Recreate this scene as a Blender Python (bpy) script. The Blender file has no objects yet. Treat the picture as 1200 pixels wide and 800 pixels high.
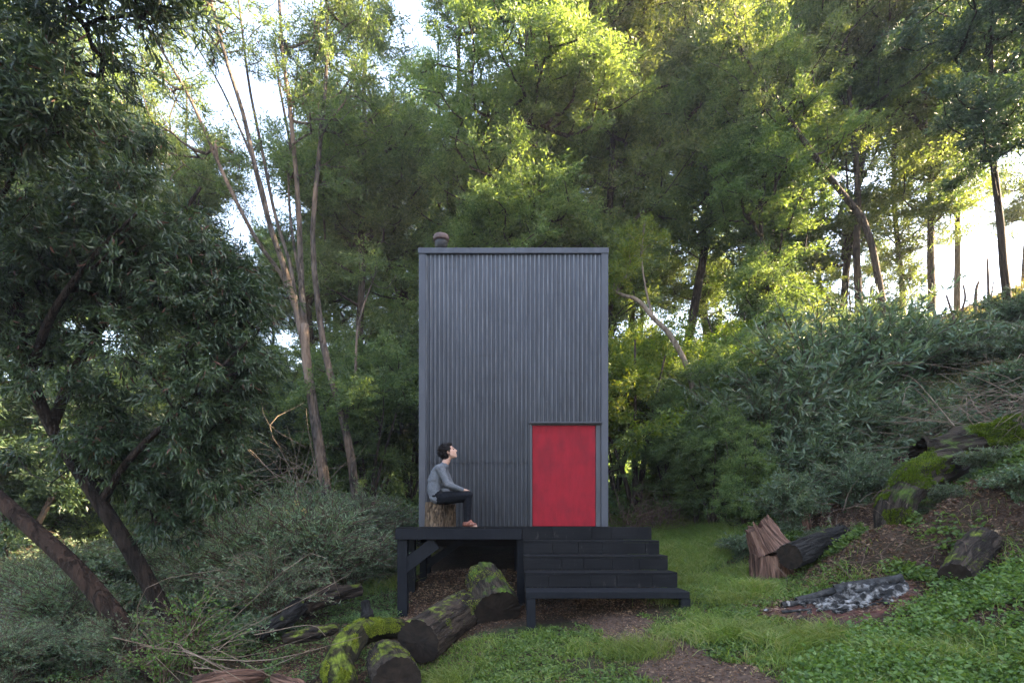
import bpy, bmesh, math, random
import numpy as np
from mathutils import Vector

np.seterr(over='ignore')
SC = bpy.context.scene
COL = SC.collection
F, CX, HY = 620.0, 600.0, 617.0

def at(px, py, Y):
    return Vector(((px - CX) / F * Y, Y, (HY - py) / F * Y))

# ---------------------------------------------------------------- noise
def _hash(ix, iy, iz, seed):
    h = (ix * 374761393 + iy * 668265263 + iz * 2147483647 + seed * 144665) & 0xFFFFFFFF
    h = ((h ^ (h >> 13)) * 1274126177) & 0xFFFFFFFF
    h = ((h ^ (h >> 16)) * 2246822519) & 0xFFFFFFFF
    return ((h ^ (h >> 15)) & 0xFFFFFF) / float(0xFFFFFF)

def vnoise(x, y, z=0.0, seed=0):
    x = np.asarray(x, float); y = np.asarray(y, float) + 0 * x; z = np.asarray(z, float) + 0 * x
    ix, iy, iz = np.floor(x).astype(np.int64), np.floor(y).astype(np.int64), np.floor(z).astype(np.int64)
    fx, fy, fz = x - ix, y - iy, z - iz
    fx, fy, fz = [t * t * (3 - 2 * t) for t in (fx, fy, fz)]
    r = 0
    for a in (0, 1):
        for b in (0, 1):
            for c in (0, 1):
                w = (fx if a else 1 - fx) * (fy if b else 1 - fy) * (fz if c else 1 - fz)
                r = r + w * _hash(ix + a, iy + b, iz + c, seed)
    return r * 2 - 1

def fbm(x, y, z=0.0, seed=0, octv=4):
    s, a, t = 0, 1.0, 0
    x = np.asarray(x, float)
    for i in range(octv):
        s = s + a * vnoise(x * 2 ** i, np.asarray(y) * 2 ** i, np.asarray(z) * 2 ** i, seed + i * 7)
        t += a; a *= .5
    return s / t

# ---------------------------------------------------------------- mesh helpers
def mesh_np(name, verts, faces, mats, mat_idx=None, smooth=False):
    """faces: list of (n,k) int arrays; mat_idx: list of ints or arrays, one per face array"""
    verts = np.asarray(verts, np.float32).reshape(-1, 3)
    me = bpy.data.meshes.new(name)
    faces = [np.asarray(f, np.int32) for f in faces if len(f)]
    me.vertices.add(len(verts)); me.vertices.foreach_set('co', verts.ravel())
    nl = sum(f.size for f in faces); npoly = sum(len(f) for f in faces)
    me.loops.add(nl); me.loops.foreach_set('vertex_index', np.concatenate([f.ravel() for f in faces]))
    tot = np.concatenate([np.full(len(f), f.shape[1], np.int32) for f in faces])
    st = np.concatenate([[0], np.cumsum(tot)[:-1]]).astype(np.int32)
    me.polygons.add(npoly); me.polygons.foreach_set('loop_start', st); me.polygons.foreach_set('loop_total', tot)
    if mat_idx is not None:
        mi = np.concatenate([np.broadcast_to(np.asarray(m, np.int32), (len(f),)) for f, m in zip(faces, mat_idx)])
        me.polygons.foreach_set('material_index', mi)
    me.polygons.foreach_set('use_smooth', np.full(npoly, smooth, bool))
    me.update(calc_edges=True)
    if not isinstance(mats, (list, tuple)): mats = [mats]
    for m in mats: me.materials.append(m)
    return me

def link(name, me, parent=None, loc=None):
    o = bpy.data.objects.new(name, me); COL.objects.link(o)
    if parent is not None: o.parent = parent
    if loc is not None: o.location = loc
    return o

def tag(o, label=None, cat=None, group=None, kind=None):
    if label: o['label'] = label
    if cat: o['category'] = cat
    if group: o['group'] = group
    if kind: o['kind'] = kind
    return o

def empty(name, loc, label, cat, group=None, rz=0.0):
    o = bpy.data.objects.new(name, None); COL.objects.link(o)
    o.empty_display_size = .1
    o.location = loc; o.rotation_euler = (0, 0, rz)
    return tag(o, label, cat, group)

class MB:
    """collects boxes / prisms / tubes into one mesh"""
    def __init__(s): s.v = []; s.q = []; s.t = []; s.n = 0
    def add(s, v, q=None, t=None):
        v = np.asarray(v, float).reshape(-1, 3)
        if q is not None and len(q): s.q.append(np.asarray(q, np.int64) + s.n)
        if t is not None and len(t): s.t.append(np.asarray(t, np.int64) + s.n)
        s.v.append(v); s.n += len(v); return s
    def box(s, x0, x1, y0, y1, z0, z1, bev=.004):
        bm = bmesh.new()
        bmesh.ops.create_cube(bm, size=1)
        for v in bm.verts:
            v.co = Vector(((x0 + x1) / 2 + v.co.x * (x1 - x0), (y0 + y1) / 2 + v.co.y * (y1 - y0), (z0 + z1) / 2 + v.co.z * (z1 - z0)))
        if bev: bmesh.ops.bevel(bm, geom=list(bm.edges), offset=bev, segments=1, affect='EDGES')
        return s.bm(bm)
    def bm(s, bm):
        bm.verts.index_update()
        v = [tuple(x.co) for x in bm.verts]
        q = [[x.index for x in f.verts] for f in bm.faces if len(f.verts) == 4]
        t = [[x.index for x in f.verts] for f in bm.faces if len(f.verts) == 3]
        bm.free(); return s.add(v, q, t)
    def beam(s, p0, p1, w, d, up=(0, 0, 1)):
        p0, p1 = np.array(p0, float), np.array(p1, float)
        a = p1 - p0; a /= np.linalg.norm(a); u = np.array(up, float)
        side = np.cross(a, u); side /= np.linalg.norm(side); u = np.cross(side, a)
        v = [p + side * sx * w / 2 + u * sz * d / 2 for p in (p0, p1) for sx, sz in ((-1, -1), (1, -1), (1, 1), (-1, 1))]
        return s.add(v, [[0, 3, 2, 1], [4, 5, 6, 7], [0, 1, 5, 4], [1, 2, 6, 5], [2, 3, 7, 6], [3, 0, 4, 7]])
    def tube(s, pts, rad, seg=8, cap=True):
        v, q, t = tube(pts, rad, seg, cap); return s.add(v, q, t)
    def build(s, name, mat, parent=None, smooth=False):
        return link(name, mesh_np(name, np.concatenate(s.v), ([np.concatenate(s.q)] if s.q else []) + ([np.concatenate(s.t)] if s.t else []), mat, None, smooth), parent)

def tube(pts, rad, seg=8, cap=True):
    pts = np.asarray(pts, float); n = len(pts); rad = np.broadcast_to(np.asarray(rad, float), (n,))
    tan = np.gradient(pts, axis=0); tan /= np.maximum(np.linalg.norm(tan, axis=1, keepdims=True), 1e-9)
    ref = np.array([0, 0, 1.0]) if abs(tan[0][2]) < .9 else np.array([1.0, 0, 0])
    ang = np.arange(seg) * 2 * math.pi / seg
    V = np.empty((n, seg, 3))
    for i in range(n):
        s = np.cross(tan[i], ref); s /= max(np.linalg.norm(s), 1e-9); u = np.cross(s, tan[i]); ref = u
        V[i] = pts[i] + rad[i] * (np.cos(ang)[:, None] * s + np.sin(ang)[:, None] * u)
    i = np.arange(n - 1)[:, None] * seg; j = np.arange(seg)[None]; k = (j + 1) % seg
    q = np.stack([i + j, i + k, i + seg + k, i + seg + j], -1).reshape(-1, 4)
    V = V.reshape(-1, 3); t = []
    if cap:
        V = np.vstack([V, pts[0], pts[-1]]); a, b = n * seg, n * seg + 1
        t = [[a, (x + 1) % seg, x] for x in range(seg)] + [[b, (n - 1) * seg + x, (n - 1) * seg + (x + 1) % seg] for x in range(seg)]
    return V, q, t

def smooth_path(pts, n):
    """Catmull-Rom through pts"""
    pts = [np.array(p, float) for p in pts]; P = [2 * pts[0] - pts[1]] + pts + [2 * pts[-1] - pts[-2]]
    out = []; m = len(pts) - 1
    for u in np.linspace(0, m, n):
        i = min(int(u), m - 1); t = u - i; a, b, c, d = P[i:i + 4]
        out.append(.5 * (2 * b + (c - a) * t + (2 * a - 5 * b + 4 * c - d) * t * t + (3 * b - a - 3 * c + d) * t ** 3))
    return np.array(out)

# ---------------------------------------------------------------- materials
def nt(name):
    m = bpy.data.materials.new(name); m.use_nodes = True
    t = m.node_tree; t.nodes.clear(); return m, t
def N(t, typ, **kw):
    n = t.nodes.new(typ)
    for k, v in kw.items():
        if k in n.inputs.keys() if isinstance(k, str) and not hasattr(n, k) else False: n.inputs[k].default_value = v
        elif hasattr(n, k): setattr(n, k, v)
    return n
def ramp(t, stops, interp='LINEAR'):
    r = t.nodes.new('ShaderNodeValToRGB'); e = r.color_ramp.elements; r.color_ramp.interpolation = interp
    while len(e) < len(stops): e.new(.5)
    for x, (p, c) in zip(e, stops):
        x.position = p; x.color = (c, c, c, 1) if isinstance(c, (int, float)) else (*c, 1)
    return r
def noise_n(t, vec, scale, detail=4, rough=.55, dist=0.0):
    n = t.nodes.new('ShaderNodeTexNoise'); n.inputs['Scale'].default_value = scale
    n.inputs['Detail'].default_value = detail; n.inputs['Roughness'].default_value = rough; n.inputs['Distortion'].default_value = dist
    if vec is not None: t.links.new(vec, n.inputs['Vector'])
    return n
def mapping(t, vec, scale=(1, 1, 1), loc=(0, 0, 0)):
    n = t.nodes.new('ShaderNodeMapping'); n.inputs['Scale'].default_value = scale; n.inputs['Location'].default_value = loc
    t.links.new(vec, n.inputs['Vector']); return n.outputs[0]
def mixc(t, fac, a, b, mode='MIX'):
    n = t.nodes.new('ShaderNodeMix'); n.data_type = 'RGBA'; n.blend_type = mode
    for s, v in ((0, fac), (6, a), (7, b)):
        if isinstance(v, bpy.types.NodeSocket): t.links.new(v, n.inputs[s])
        elif s == 0: n.inputs[0].default_value = v
        else: n.inputs[s].default_value = (*v, 1)
    return n.outputs[2]
def mathn(t, op, a, b=0.0, clamp=False):
    n = t.nodes.new('ShaderNodeMath'); n.operation = op; n.use_clamp = clamp
    for i, v in enumerate((a, b)):
        if isinstance(v, bpy.types.NodeSocket): t.links.new(v, n.inputs[i])
        else: n.inputs[i].default_value = v
    return n.outputs[0]
def principled(t, col, rough=.6, spec=.5, metal=0.0, bump=None, bstr=.3, bdist=.02):
    p = t.nodes.new('ShaderNodeBsdfPrincipled'); o = t.nodes.new('ShaderNodeOutputMaterial')
    if isinstance(col, bpy.types.NodeSocket): t.links.new(col, p.inputs['Base Color'])
    else: p.inputs['Base Color'].default_value = (*col, 1)
    if isinstance(rough, bpy.types.NodeSocket): t.links.new(rough, p.inputs['Roughness'])
    else: p.inputs['Roughness'].default_value = rough
    p.inputs['Specular IOR Level'].default_value = spec; p.inputs['Metallic'].default_value = metal
    if bump is not None:
        b = t.nodes.new('ShaderNodeBump'); b.inputs['Strength'].default_value = bstr; b.inputs['Distance'].default_value = bdist
        t.links.new(bump, b.inputs['Height']); t.links.new(b.outputs[0], p.inputs['Normal'])
    t.links.new(p.outputs[0], o.inputs[0]); return p, o

def mat_leaf(name, cols, trans=.35, rough=.45, spec=.4, tcol=None, clump=1.2):
    m, t = nt(name)
    g = t.nodes.new('ShaderNodeNewGeometry'); tc = t.nodes.new('ShaderNodeTexCoord'); oi = t.nodes.new('ShaderNodeObjectInfo')
    r = ramp(t, [(i / (len(cols) - 1), c) for i, c in enumerate(cols)])
    nz = noise_n(t, tc.outputs['Object'], clump, 2)
    f = mathn(t, 'ADD', mathn(t, 'MULTIPLY', g.outputs['Random Per Island'], .8), mathn(t, 'MULTIPLY', mathn(t, 'SUBTRACT', nz.outputs[0], .38), 1.1), True)
    t.links.new(f, r.inputs[0])
    hs = t.nodes.new('ShaderNodeHueSaturation'); t.links.new(r.outputs[0], hs.inputs['Color'])
    v = mathn(t, 'ADD', mathn(t, 'MULTIPLY', oi.outputs['Random'], .4), .8); t.links.new(v, hs.inputs['Value'])
    h = mathn(t, 'ADD', mathn(t, 'MULTIPLY', oi.outputs['Random'], .03), .485); t.links.new(h, hs.inputs['Hue'])
    p = t.nodes.new('ShaderNodeBsdfPrincipled'); t.links.new(hs.outputs[0], p.inputs['Base Color'])
    p.inputs['Roughness'].default_value = rough; p.inputs['Specular IOR Level'].default_value = spec
    tr = t.nodes.new('ShaderNodeBsdfTranslucent')
    tcv = mixc(t, 1.0, hs.outputs[0], tcol or (1.75, 1.55, .65), 'MULTIPLY'); t.links.new(tcv, tr.inputs[0])
    mx = t.nodes.new('ShaderNodeMixShader'); mx.inputs[0].default_value = trans
    t.links.new(p.outputs[0], mx.inputs[1]); t.links.new(tr.outputs[0], mx.inputs[2])
    o = t.nodes.new('ShaderNodeOutputMaterial'); t.links.new(mx.outputs[0], o.inputs[0]); return m

def mat_bark(name, dark, light, moss=0.0, scale=1.0, stretch=.18, patch=None, upmoss=True, mcol=((.08, .11, .012), (.20, .25, .03)), coord=None):
    m, t = nt(name); tc = t.nodes.new('ShaderNodeTexCoord')
    src = tc.outputs['Object']
    if coord:
        ca = t.nodes.new('ShaderNodeAttribute'); ca.attribute_name = coord; ca.attribute_type = 'GEOMETRY'; src = ca.outputs['Vector']
    v = mapping(t, src, (scale, scale, scale * stretch))
    n1 = noise_n(t, v, 22, 6, .65, .6); n2 = noise_n(t, tc.outputs['Object'], 2.3 * scale, 3)
    c = ramp(t, [(.3, dark), (.7, light)]); t.links.new(n1.outputs[0], c.inputs[0])
    fi = noise_n(t, mapping(t, src, (9 * scale, 9 * scale, 9 * scale * stretch)), 1.6, 5, .6, .8)
    fr = ramp(t, [(.38, 0), (.50, 1)]); t.links.new(fi.outputs[0], fr.inputs[0])
    col = mixc(t, mathn(t, 'MULTIPLY', n2.outputs[0], .6), c.outputs[0], dark)
    col = mixc(t, mathn(t, 'MULTIPLY', mathn(t, 'SUBTRACT', 1.0, fr.outputs[0]), .75), col, tuple(x * .5 for x in dark))
    if patch:
        n4 = noise_n(t, mapping(t, tc.outputs['Object'], (1.4, 1.4, .5)), 1.6, 3)
        k = ramp(t, [(.5, 0), (.62, 1)]); t.links.new(n4.outputs[0], k.inputs[0]); col = mixc(t, k.outputs[0], col, patch)
    if moss:
        n3 = noise_n(t, tc.outputs['Object'], 4.5 * scale, 5, .62); g = t.nodes.new('ShaderNodeNewGeometry')
        sx = t.nodes.new('ShaderNodeSeparateXYZ'); t.links.new(g.outputs['Normal'], sx.inputs[0])
        a = mathn(t, 'ADD', n3.outputs[0], mathn(t, 'MULTIPLY', sx.outputs[2], .14 if upmoss else 0))
        k = ramp(t, [(.72 - .3 * moss, 0), (.86 - .3 * moss, 1)]); t.links.new(a, k.inputs[0])
        n5 = noise_n(t, tc.outputs['Object'], 30 * scale, 3); mc = ramp(t, [(.3, mcol[0]), (.7, mcol[1])]); t.links.new(n5.outputs[0], mc.inputs[0])
        col = mixc(t, k.outputs[0], col, mc.outputs[0])
    principled(t, col, .85, .2, bump=mathn(t, 'ADD', n1.outputs[0], mathn(t, 'MULTIPLY', fr.outputs[0], .9)), bstr=1.0, bdist=.035 / scale); return m

def mat_simple(name, a, b, scale=8, rough=.6, stretch=(1, 1, 1), spec=.4, bstr=.2, detail=5, lo=.35, hi=.65, metal=0, bd=.01):
    m, t = nt(name); tc = t.nodes.new('ShaderNodeTexCoord')
    n = noise_n(t, mapping(t, tc.outputs['Object'], stretch), scale, detail, .6)
    c = ramp(t, [(lo, a), (hi, b)]); t.links.new(n.outputs[0], c.inputs[0])
    principled(t, c.outputs[0], rough, spec, metal, n.outputs[0], bstr, bd); return m

# ---------------------------------------------------------------- terrain height
def L(v, xs, ys): return np.interp(v, xs, ys)
def hgt(x, y):
    x = np.asarray(x, float); y = np.asarray(y, float) + 0 * x
    base = L(y, [-60, 0, 5, 6.3, 7.75, 9.1, 12, 14, 20, 30, 60, 300], [-1.9, -1.55, -1.36, -1.2, -1.18, -.82, -.38, -.02, 1.1, 4.6, 16, 18])
    R = L(x, [0, 1, 2, 3, 3.4, 4, 5, 7.2, 9.8, 12.9, 14.5, 17, 22, 28, 60, 300], [0, .1, .24, .33, .38, .55, .86, 2.1, 3.75, 5.5, 6.4, 9.0, 17.5, 26.5, 29, 26])
    R = np.minimum(R, 6.6) * L(y, [-40, -5, 15.5, 20, 30, 60], [.3, 1, 1, .62, .12, .05]) + np.maximum(R - 6.6, 0) * L(y, [-40, -15, -5, 12.1, 13.6, 18, 20, 30, 60], [.3, .6, 1, 1, .5, .32, .3, .1, .05])
    # unseen hillside to the right, raised and shaped to shade the clearing
    R = R + .56 / (1 + np.exp(-(y - 5.95 - .35 * vnoise(x * 1.3, 0 * x, 0, 91)) / .07)) * L(x, [3.7, 4.4, 6.5, 8], [0, .85, 1, 0]) * L(y, [6.25, 7.6], [1, 0])
    Lf = L(-x, [0, 2, 5, 8, 15, 30, 60, 300], [0, .16, .5, .8, 1.0, .6, -2, -8]) * L(y, [9, 14], [1, .45]) + L(-x, [.3, 1.0, 5, 9], [0, .24, .24, 0]) * L(y, [6.1, 7.3], [1, 0])
    n = fbm(x * .55, y * .55, 0, 3) * .16 + fbm(x * 2.4, y * 2.4, 0, 9, 3) * .035
    bank = np.clip((x - 3.3) / 1.2, 0, 1) * np.clip((y - 5.2) / .8, 0, 1)
    n = n + bank * (fbm(x * 2.1, y * 2.1, 0, 41, 4) * .16 + fbm(x * 7, y * 7, 0, 43, 3) * .05)
    flat = np.clip(1 - np.abs(x - .6) / 3.2, 0, 1) * np.clip(1 - np.abs(y - 8) / 5, 0, 1)
    return base + R - Lf + n * (1 - .8 * flat)

def on(x, y, dz=0.0): return Vector((x, y, float(hgt(x, y)) + dz))
def onpx(px, Y, dz=0.0): return on((px - CX) / F * Y, Y, dz)

# ---------------------------------------------------------------- leaves
def norm(v): return v / np.maximum(np.linalg.norm(v, axis=-1, keepdims=True), 1e-9)
def leaf_arrays(pos, d, ln, wd, rng, kind='rhomb', bend=.25):
    n = len(pos); s = norm(np.cross(d, rng.normal(size=(n, 3)))); u = np.cross(s, d)
    ln = ln[:, None]; w = wd[:, None]
    if kind == 'rhomb':
        V = np.stack([pos, pos + d * ln * .42 + s * w * .5 + u * w * .12, pos + d * ln, pos + d * ln * .42 - s * w * .5 + u * w * .12], 1)
        i = np.arange(n)[:, None] * 4; return V.reshape(-1, 3), [i + np.array([[0, 1, 2, 3]])]
    if kind == 'strip':   # sickle shaped, 3 segments
        c = s * bend * ln
        a = pos + d * ln * .33 + c * .35; b = pos + d * ln * .7 + c * .55 - u * ln * .06; e = pos + d * ln + c * .2 - u * ln * .16
        V = np.stack([pos, a + s * w * .5, a - s * w * .5, b + s * w * .42, b - s * w * .42, e], 1)
        i = np.arange(n)[:, None] * 6
        return V.reshape(-1, 3), [i + np.array([[1, 2, 4, 3]]), np.vstack([i + np.array([[0, 2, 1]]), i + np.array([[3, 4, 5]])])]
    if kind == 'oval':    # broad weed leaf, 6 verts
        V = np.stack([pos, pos + d * ln * .3 + s * w * .45 + u * w * .1, pos + d * ln * .7 + s * w * .4 + u * w * .1, pos + d * ln, pos + d * ln * .7 - s * w * .4 + u * w * .1, pos + d * ln * .3 - s * w * .45 + u * w * .1], 1)
        i = np.arange(n)[:, None] * 6
        return V.reshape(-1, 3), [i + np.array([[0, 1, 2, 3]]), i + np.array([[0, 3, 4, 5]])]

def leaf_mesh(name, pos, d, ln, wd, rng, mat, kind='rhomb', bend=.25, second=None):
    V, fs = leaf_arrays(pos, d, ln, wd, rng, kind, bend); mats = [mat]; mi = [0] * len(fs)
    if second is not None:   # (material, mask per leaf)
        mats.append(second[0]); mk = second[1].astype(np.int32)
        mi = [mk if len(f) == len(mk) else np.concatenate([mk, mk]) for f in fs]
    return mesh_np(name, V, fs, mats, mi)

def spray(rng, C, A, R, n, flat=.6, droop=.2, tw=7, spread=1.0):
    """n leaves round every clump centre C[k] (axis A[k], radius R[k]) set along tw small twigs"""
    K = len(C); R = np.broadcast_to(R, (K,))
    D = norm(A[:, None] * .8 + rng.normal(size=(K, tw, 3)) * np.array([1, 1, flat]) * spread)
    Lw = rng.uniform(.55, 1.15, (K, tw))
    k = np.repeat(np.arange(K), n); j = rng.integers(0, tw, K * n); t = rng.random(K * n) ** .75
    dd = D[k, j]; ln = (R[k] * Lw[k, j] * t)[:, None]
    pos = C[k] + dd * ln + rng.normal(size=(K * n, 3)) * (R[k] * .11)[:, None] * np.array([1, 1, .75])
    pos[:, 2] -= (ln[:, 0] ** 2) * droop * .5
    ld = norm(dd * .75 + rng.normal(size=(K * n, 3)) * .55 - np.array([0, 0, droop]))
    return pos, ld

# ---------------------------------------------------------------- tree skeleton
def skeleton(rng, trunks, clumps, r_tip=.012, r_exp=.5, wob=.12, seg=6, skip=.25):
    """trunks: list of (pts(n,3), radii). clumps (K,3). Returns tube MB and axis per clump."""
    nodes = []; nr = []
    for P_, r_ in trunks:
        s0 = int(len(P_) * skip)
        for i in range(s0, len(P_)): nodes.append(P_[i]); nr.append(r_[i])
    nodes = list(nodes); n_tr = len(nodes); parent = [-1] * n_tr
    T = np.array(nodes[:n_tr])
    order = np.argsort([np.min(np.linalg.norm(T - c, axis=1)) for c in clumps])
    arr = np.empty((n_tr + len(clumps) * 3, 3)); arr[:n_tr] = T; n = n_tr
    chains = []; axis = np.zeros((len(clumps), 3)); src = {}
    for ci in order:
        c = clumps[ci]; d = arr[:n] - c
        cost = np.linalg.norm(d, axis=1) + np.maximum(d[:, 2] + .15, 0) * 1.6
        k = int(np.argmin(cost)); p = arr[k]; v = c - p; ln = np.linalg.norm(v)
        w = rng.normal(size=3) * wob * ln
        m1 = p + v * .35 + w * .6 - np.array([0, 0, .08 * ln]); m2 = p + v * .7 + w * .5 - np.array([0, 0, .05 * ln])
        ids = [k, n, n + 1, n + 2]; arr[n] = m1; arr[n + 1] = m2; arr[n + 2] = c
        chains.append(ids); src[n] = k; src[n + 1] = n; src[n + 2] = n + 1; n += 3
        axis[ci] = (c - m2) / max(np.linalg.norm(c - m2), 1e-6)
    cnt = np.ones(n)
    for i in range(n - 1, n_tr - 1, -1): cnt[src[i]] += cnt[i] if i >= n_tr else 0
    rad = r_tip * (cnt / 3 + .6) ** r_exp
    mb = MB()
    for P_, r_ in trunks: mb.tube(P_, r_, 10 if max(r_) > .06 else 7)
    for ids in chains:
        r = rad[ids].copy()
        r[0] = min(r[1] * 1.15, nr[ids[0]] * .9 if ids[0] < n_tr else rad[ids[0]])
        r = np.minimum(r, r[0] * 1.0 + 1e-4)
        mb.tube(arr[ids], r, seg, False)
    return mb, axis

def ell_points(rng, ells, n, shell=.45, gap=.0, seed=0, gsc=.5):
    """random points in a union of ellipsoids (cx,cy,cz,rx,ry,rz), noise leaves holes"""
    out = []; vol = np.array([e[3] * e[4] * e[5] for e in ells]) ** .8; pr = vol / vol.sum()
    while len(out) < n:
        e = ells[rng.choice(len(ells), p=pr)]
        d = rng.normal(size=3); d /= np.linalg.norm(d); r = rng.random() ** (shell)
        p = np.array(e[:3]) + d * r * np.array(e[3:6])
        if gap and vnoise(p[0] * gsc, p[1] * gsc, p[2] * gsc, seed) < gap - 1: continue
        out.append(p)
    return np.array(out)

def make_tree(name, rng, trunks, clumps, n_leaf, leafL, leafW, mat_b, mat_l, root, R=.5, kind='rhomb', flat=.6, droop=.2, tw=7, r_tip=.012, wob=.12, second=None, skip=.25, shift=0.0):
    """leaves the trunk and crown as children of root (coordinates local to root)"""
    mb, ax = skeleton(rng, trunks, clumps, r_tip, .5, wob, skip=skip)
    tr = mb.build('trunk', mat_b, root, True)
    Rk = R * rng.uniform(.7, 1.3, len(clumps))
    pos, ld = spray(rng, clumps - ax * shift, ax, Rk, n_leaf, flat, droop, tw)
    n = len(pos); sec = None
    if second: sec = (second[0], rng.random(n) < second[1])
    me = leaf_mesh('crown', pos, ld, leafL * rng.uniform(.6, 1.3, n), leafW * rng.uniform(.7, 1.25, n), rng, mat_l, kind, .25, sec)
    cr = link('crown', me, root)
    return tr, cr

def copy_thing(o, loc, rz, sc, label, cat=None, group=None):
    c = o.copy(); COL.objects.link(c)
    c.location = loc; c.rotation_euler = (0, 0, rz); c.scale = (sc if isinstance(sc, tuple) else (sc, sc, sc))
    c['label'] = label
    if cat: c['category'] = cat
    if group: c['group'] = group
    for ch in [x for x in COL.objects if x.parent == o]:
        d = ch.copy(); COL.objects.link(d); d.parent = c
    return c
# ================================================================= materials of the place
M = {}
LEAF_FINE = [(.016, .036, .010), (.032, .068, .017), (.055, .10, .024), (.085, .13, .028)]
M['leaf_feather'] = mat_leaf('feathery_foliage', [(.052, .088, .036), (.086, .14, .052), (.13, .195, .07), (.18, .245, .085)], .5, .5)
M['leaf_mid'] = mat_leaf('mid_foliage', [(.045, .08, .036), (.075, .125, .052), (.11, .175, .068), (.155, .22, .082)], .48, .5)
M['leaf_dark'] = mat_leaf('dark_glossy_foliage', [(.014, .032, .015), (.026, .052, .024), (.044, .078, .034), (.08, .12, .052)], .3, .42, .5, clump=.9)
M['leaf_gold'] = mat_leaf('yellow_green_foliage', [(.05, .09, .014), (.085, .135, .02), (.13, .18, .03), (.19, .22, .04)], .48, .5)
M['leaf_silver'] = mat_leaf('silvery_foliage', [(.06, .11, .062), (.105, .17, .10), (.16, .235, .145), (.24, .31, .21)], .32, .5)
M['leaf_willow'] = mat_leaf('grey_green_foliage', [(.036, .062, .035), (.065, .105, .056), (.10, .155, .085), (.16, .21, .135)], .3, .4, .5)
M['leaf_weed'] = mat_leaf('weed_leaves', [(.04, .085, .02), (.07, .14, .03), (.11, .20, .045), (.16, .25, .07)], .35, .45)
M['grass'] = mat_leaf('grass_blades', [(.06, .09, .02), (.10, .16, .03), (.15, .22, .04), (.26, .26, .11)], .35, .45, clump=.8)
M['grass_dry'] = mat_leaf('dry_grass', [(.12, .10, .04), (.22, .18, .08), (.30, .25, .13)], .3, .6)
M['seed'] = mat_leaf('seed_clusters', [(.06, .028, .02), (.10, .045, .03)], .1, .7)
M['litter'] = mat_leaf('leaf_litter', [(.03, .018, .012), (.07, .036, .022), (.13, .07, .042), (.28, .19, .12)], .1, .6)
M['moss_fuzz'] = mat_leaf('moss_tufts', [(.06, .08, .010), (.12, .155, .018), (.20, .25, .03), (.30, .33, .05)], .3, .7, .2, clump=4)
M['bark_grey'] = mat_bark('grey_brown_bark', (.035, .027, .022), (.18, .15, .13), patch=(.19, .135, .10))
M['bark_dark'] = mat_bark('dark_bark', (.010, .007, .005), (.05, .033, .024))
M['bark_brown'] = mat_bark('smooth_brown_bark', (.022, .013, .009), (.065, .038, .026), scale=.8)
M['bark_far'] = mat_bark('far_bark', (.03, .022, .017), (.12, .09, .07))
M['log_moss'] = mat_bark('fallen_log_bark', (.012, .009, .007), (.09, .066, .05), moss=.22, coord='bk')
M['log_moss2'] = mat_bark('mossy_log_bark', (.012, .009, .006), (.07, .052, .037), moss=.40, mcol=((.03, .055, .008), (.08, .13, .014)), coord='bk')
M['log_full'] = mat_bark('moss_covered_bark', (.012, .010, .005), (.05, .045, .02), moss=.52, coord='bk')
M['log_black'] = mat_bark('charred_bark', (.006, .006, .006), (.045, .043, .042), moss=.05, coord='bk')
M['wood_split'] = mat_bark('split_weathered_wood', (.035, .016, .012), (.36, .21, .15), scale=.9, stretch=.07, coord='bk')
M['wood_stump'] = mat_bark('pale_stump_bark', (.05, .032, .02), (.32, .23, .15), scale=1.6, stretch=.3, coord='bk')
M['wood_dead'] = mat_simple('dead_wood', (.07, .05, .035), (.26, .2, .15), 14, .8, (1, 1, .2))
M['twig'] = mat_simple('bare_twigs', (.09, .065, .045), (.24, .18, .13), 9, .8)
M['twig_red'] = mat_simple('brown_stems', (.05, .03, .022), (.13, .085, .06), 9, .8)

def mat_cut(name, a, b):
    m, t = nt(name); tc = t.nodes.new('ShaderNodeTexCoord')
    n = noise_n(t, tc.outputs['Object'], 9, 5, .6, .4); n2 = noise_n(t, tc.outputs['Object'], 60, 3)
    c = ramp(t, [(.3, a), (.75, b)]); t.links.new(n.outputs[0], c.inputs[0])
    principled(t, c.outputs[0], .85, .2, bump=n2.outputs[0], bstr=.5, bdist=.006); return m
M['cut_dark'] = mat_cut('old_cut_end', (.008, .006, .005), (.035, .025, .018))
M['cut_pale'] = mat_cut('pale_cut_end', (.14, .09, .05), (.36, .26, .16))

def mat_paint_wood(name, a, b, streak=(.25, 6, 6), scr=.0):
    m, t = nt(name); tc = t.nodes.new('ShaderNodeTexCoord')
    n1 = noise_n(t, mapping(t, tc.outputs['Object'], streak), 9, 6, .7)
    n2 = noise_n(t, tc.outputs['Object'], 1.7, 3, .6)
    # saw marks
    w = t.nodes.new('ShaderNodeTexWave'); w.inputs['Scale'].default_value = 28; w.inputs['Distortion'].default_value = 3; w.bands_direction = 'Z'
    t.links.new(tc.outputs['Object'], w.inputs['Vector'])
    c = ramp(t, [(.35, a), (.7, b)]); t.links.new(n1.outputs[0], c.inputs[0])
    col = mixc(t, mathn(t, 'MULTIPLY', n2.outputs[0], .7), c.outputs[0], a)
    if scr:
        n3 = noise_n(t, mapping(t, tc.outputs['Object'], (3, 3, .7)), 7, 8, .75)
        k = ramp(t, [(.60, 0), (.72, 1)]); t.links.new(n3.outputs[0], k.inputs[0])
        col = mixc(t, mathn(t, 'MULTIPLY', k.outputs[0], scr), col, (.13, .12, .11))
    h = mathn(t, 'ADD', n1.outputs[0], mathn(t, 'MULTIPLY', w.outputs[0], .15))
    rr = ramp(t, [(.3, .6), (.7, .85)]); t.links.new(n2.outputs[0], rr.inputs[0])
    principled(t, col, rr.outputs[0], .13, bump=h, bstr=.35, bdist=.006); return m
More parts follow.
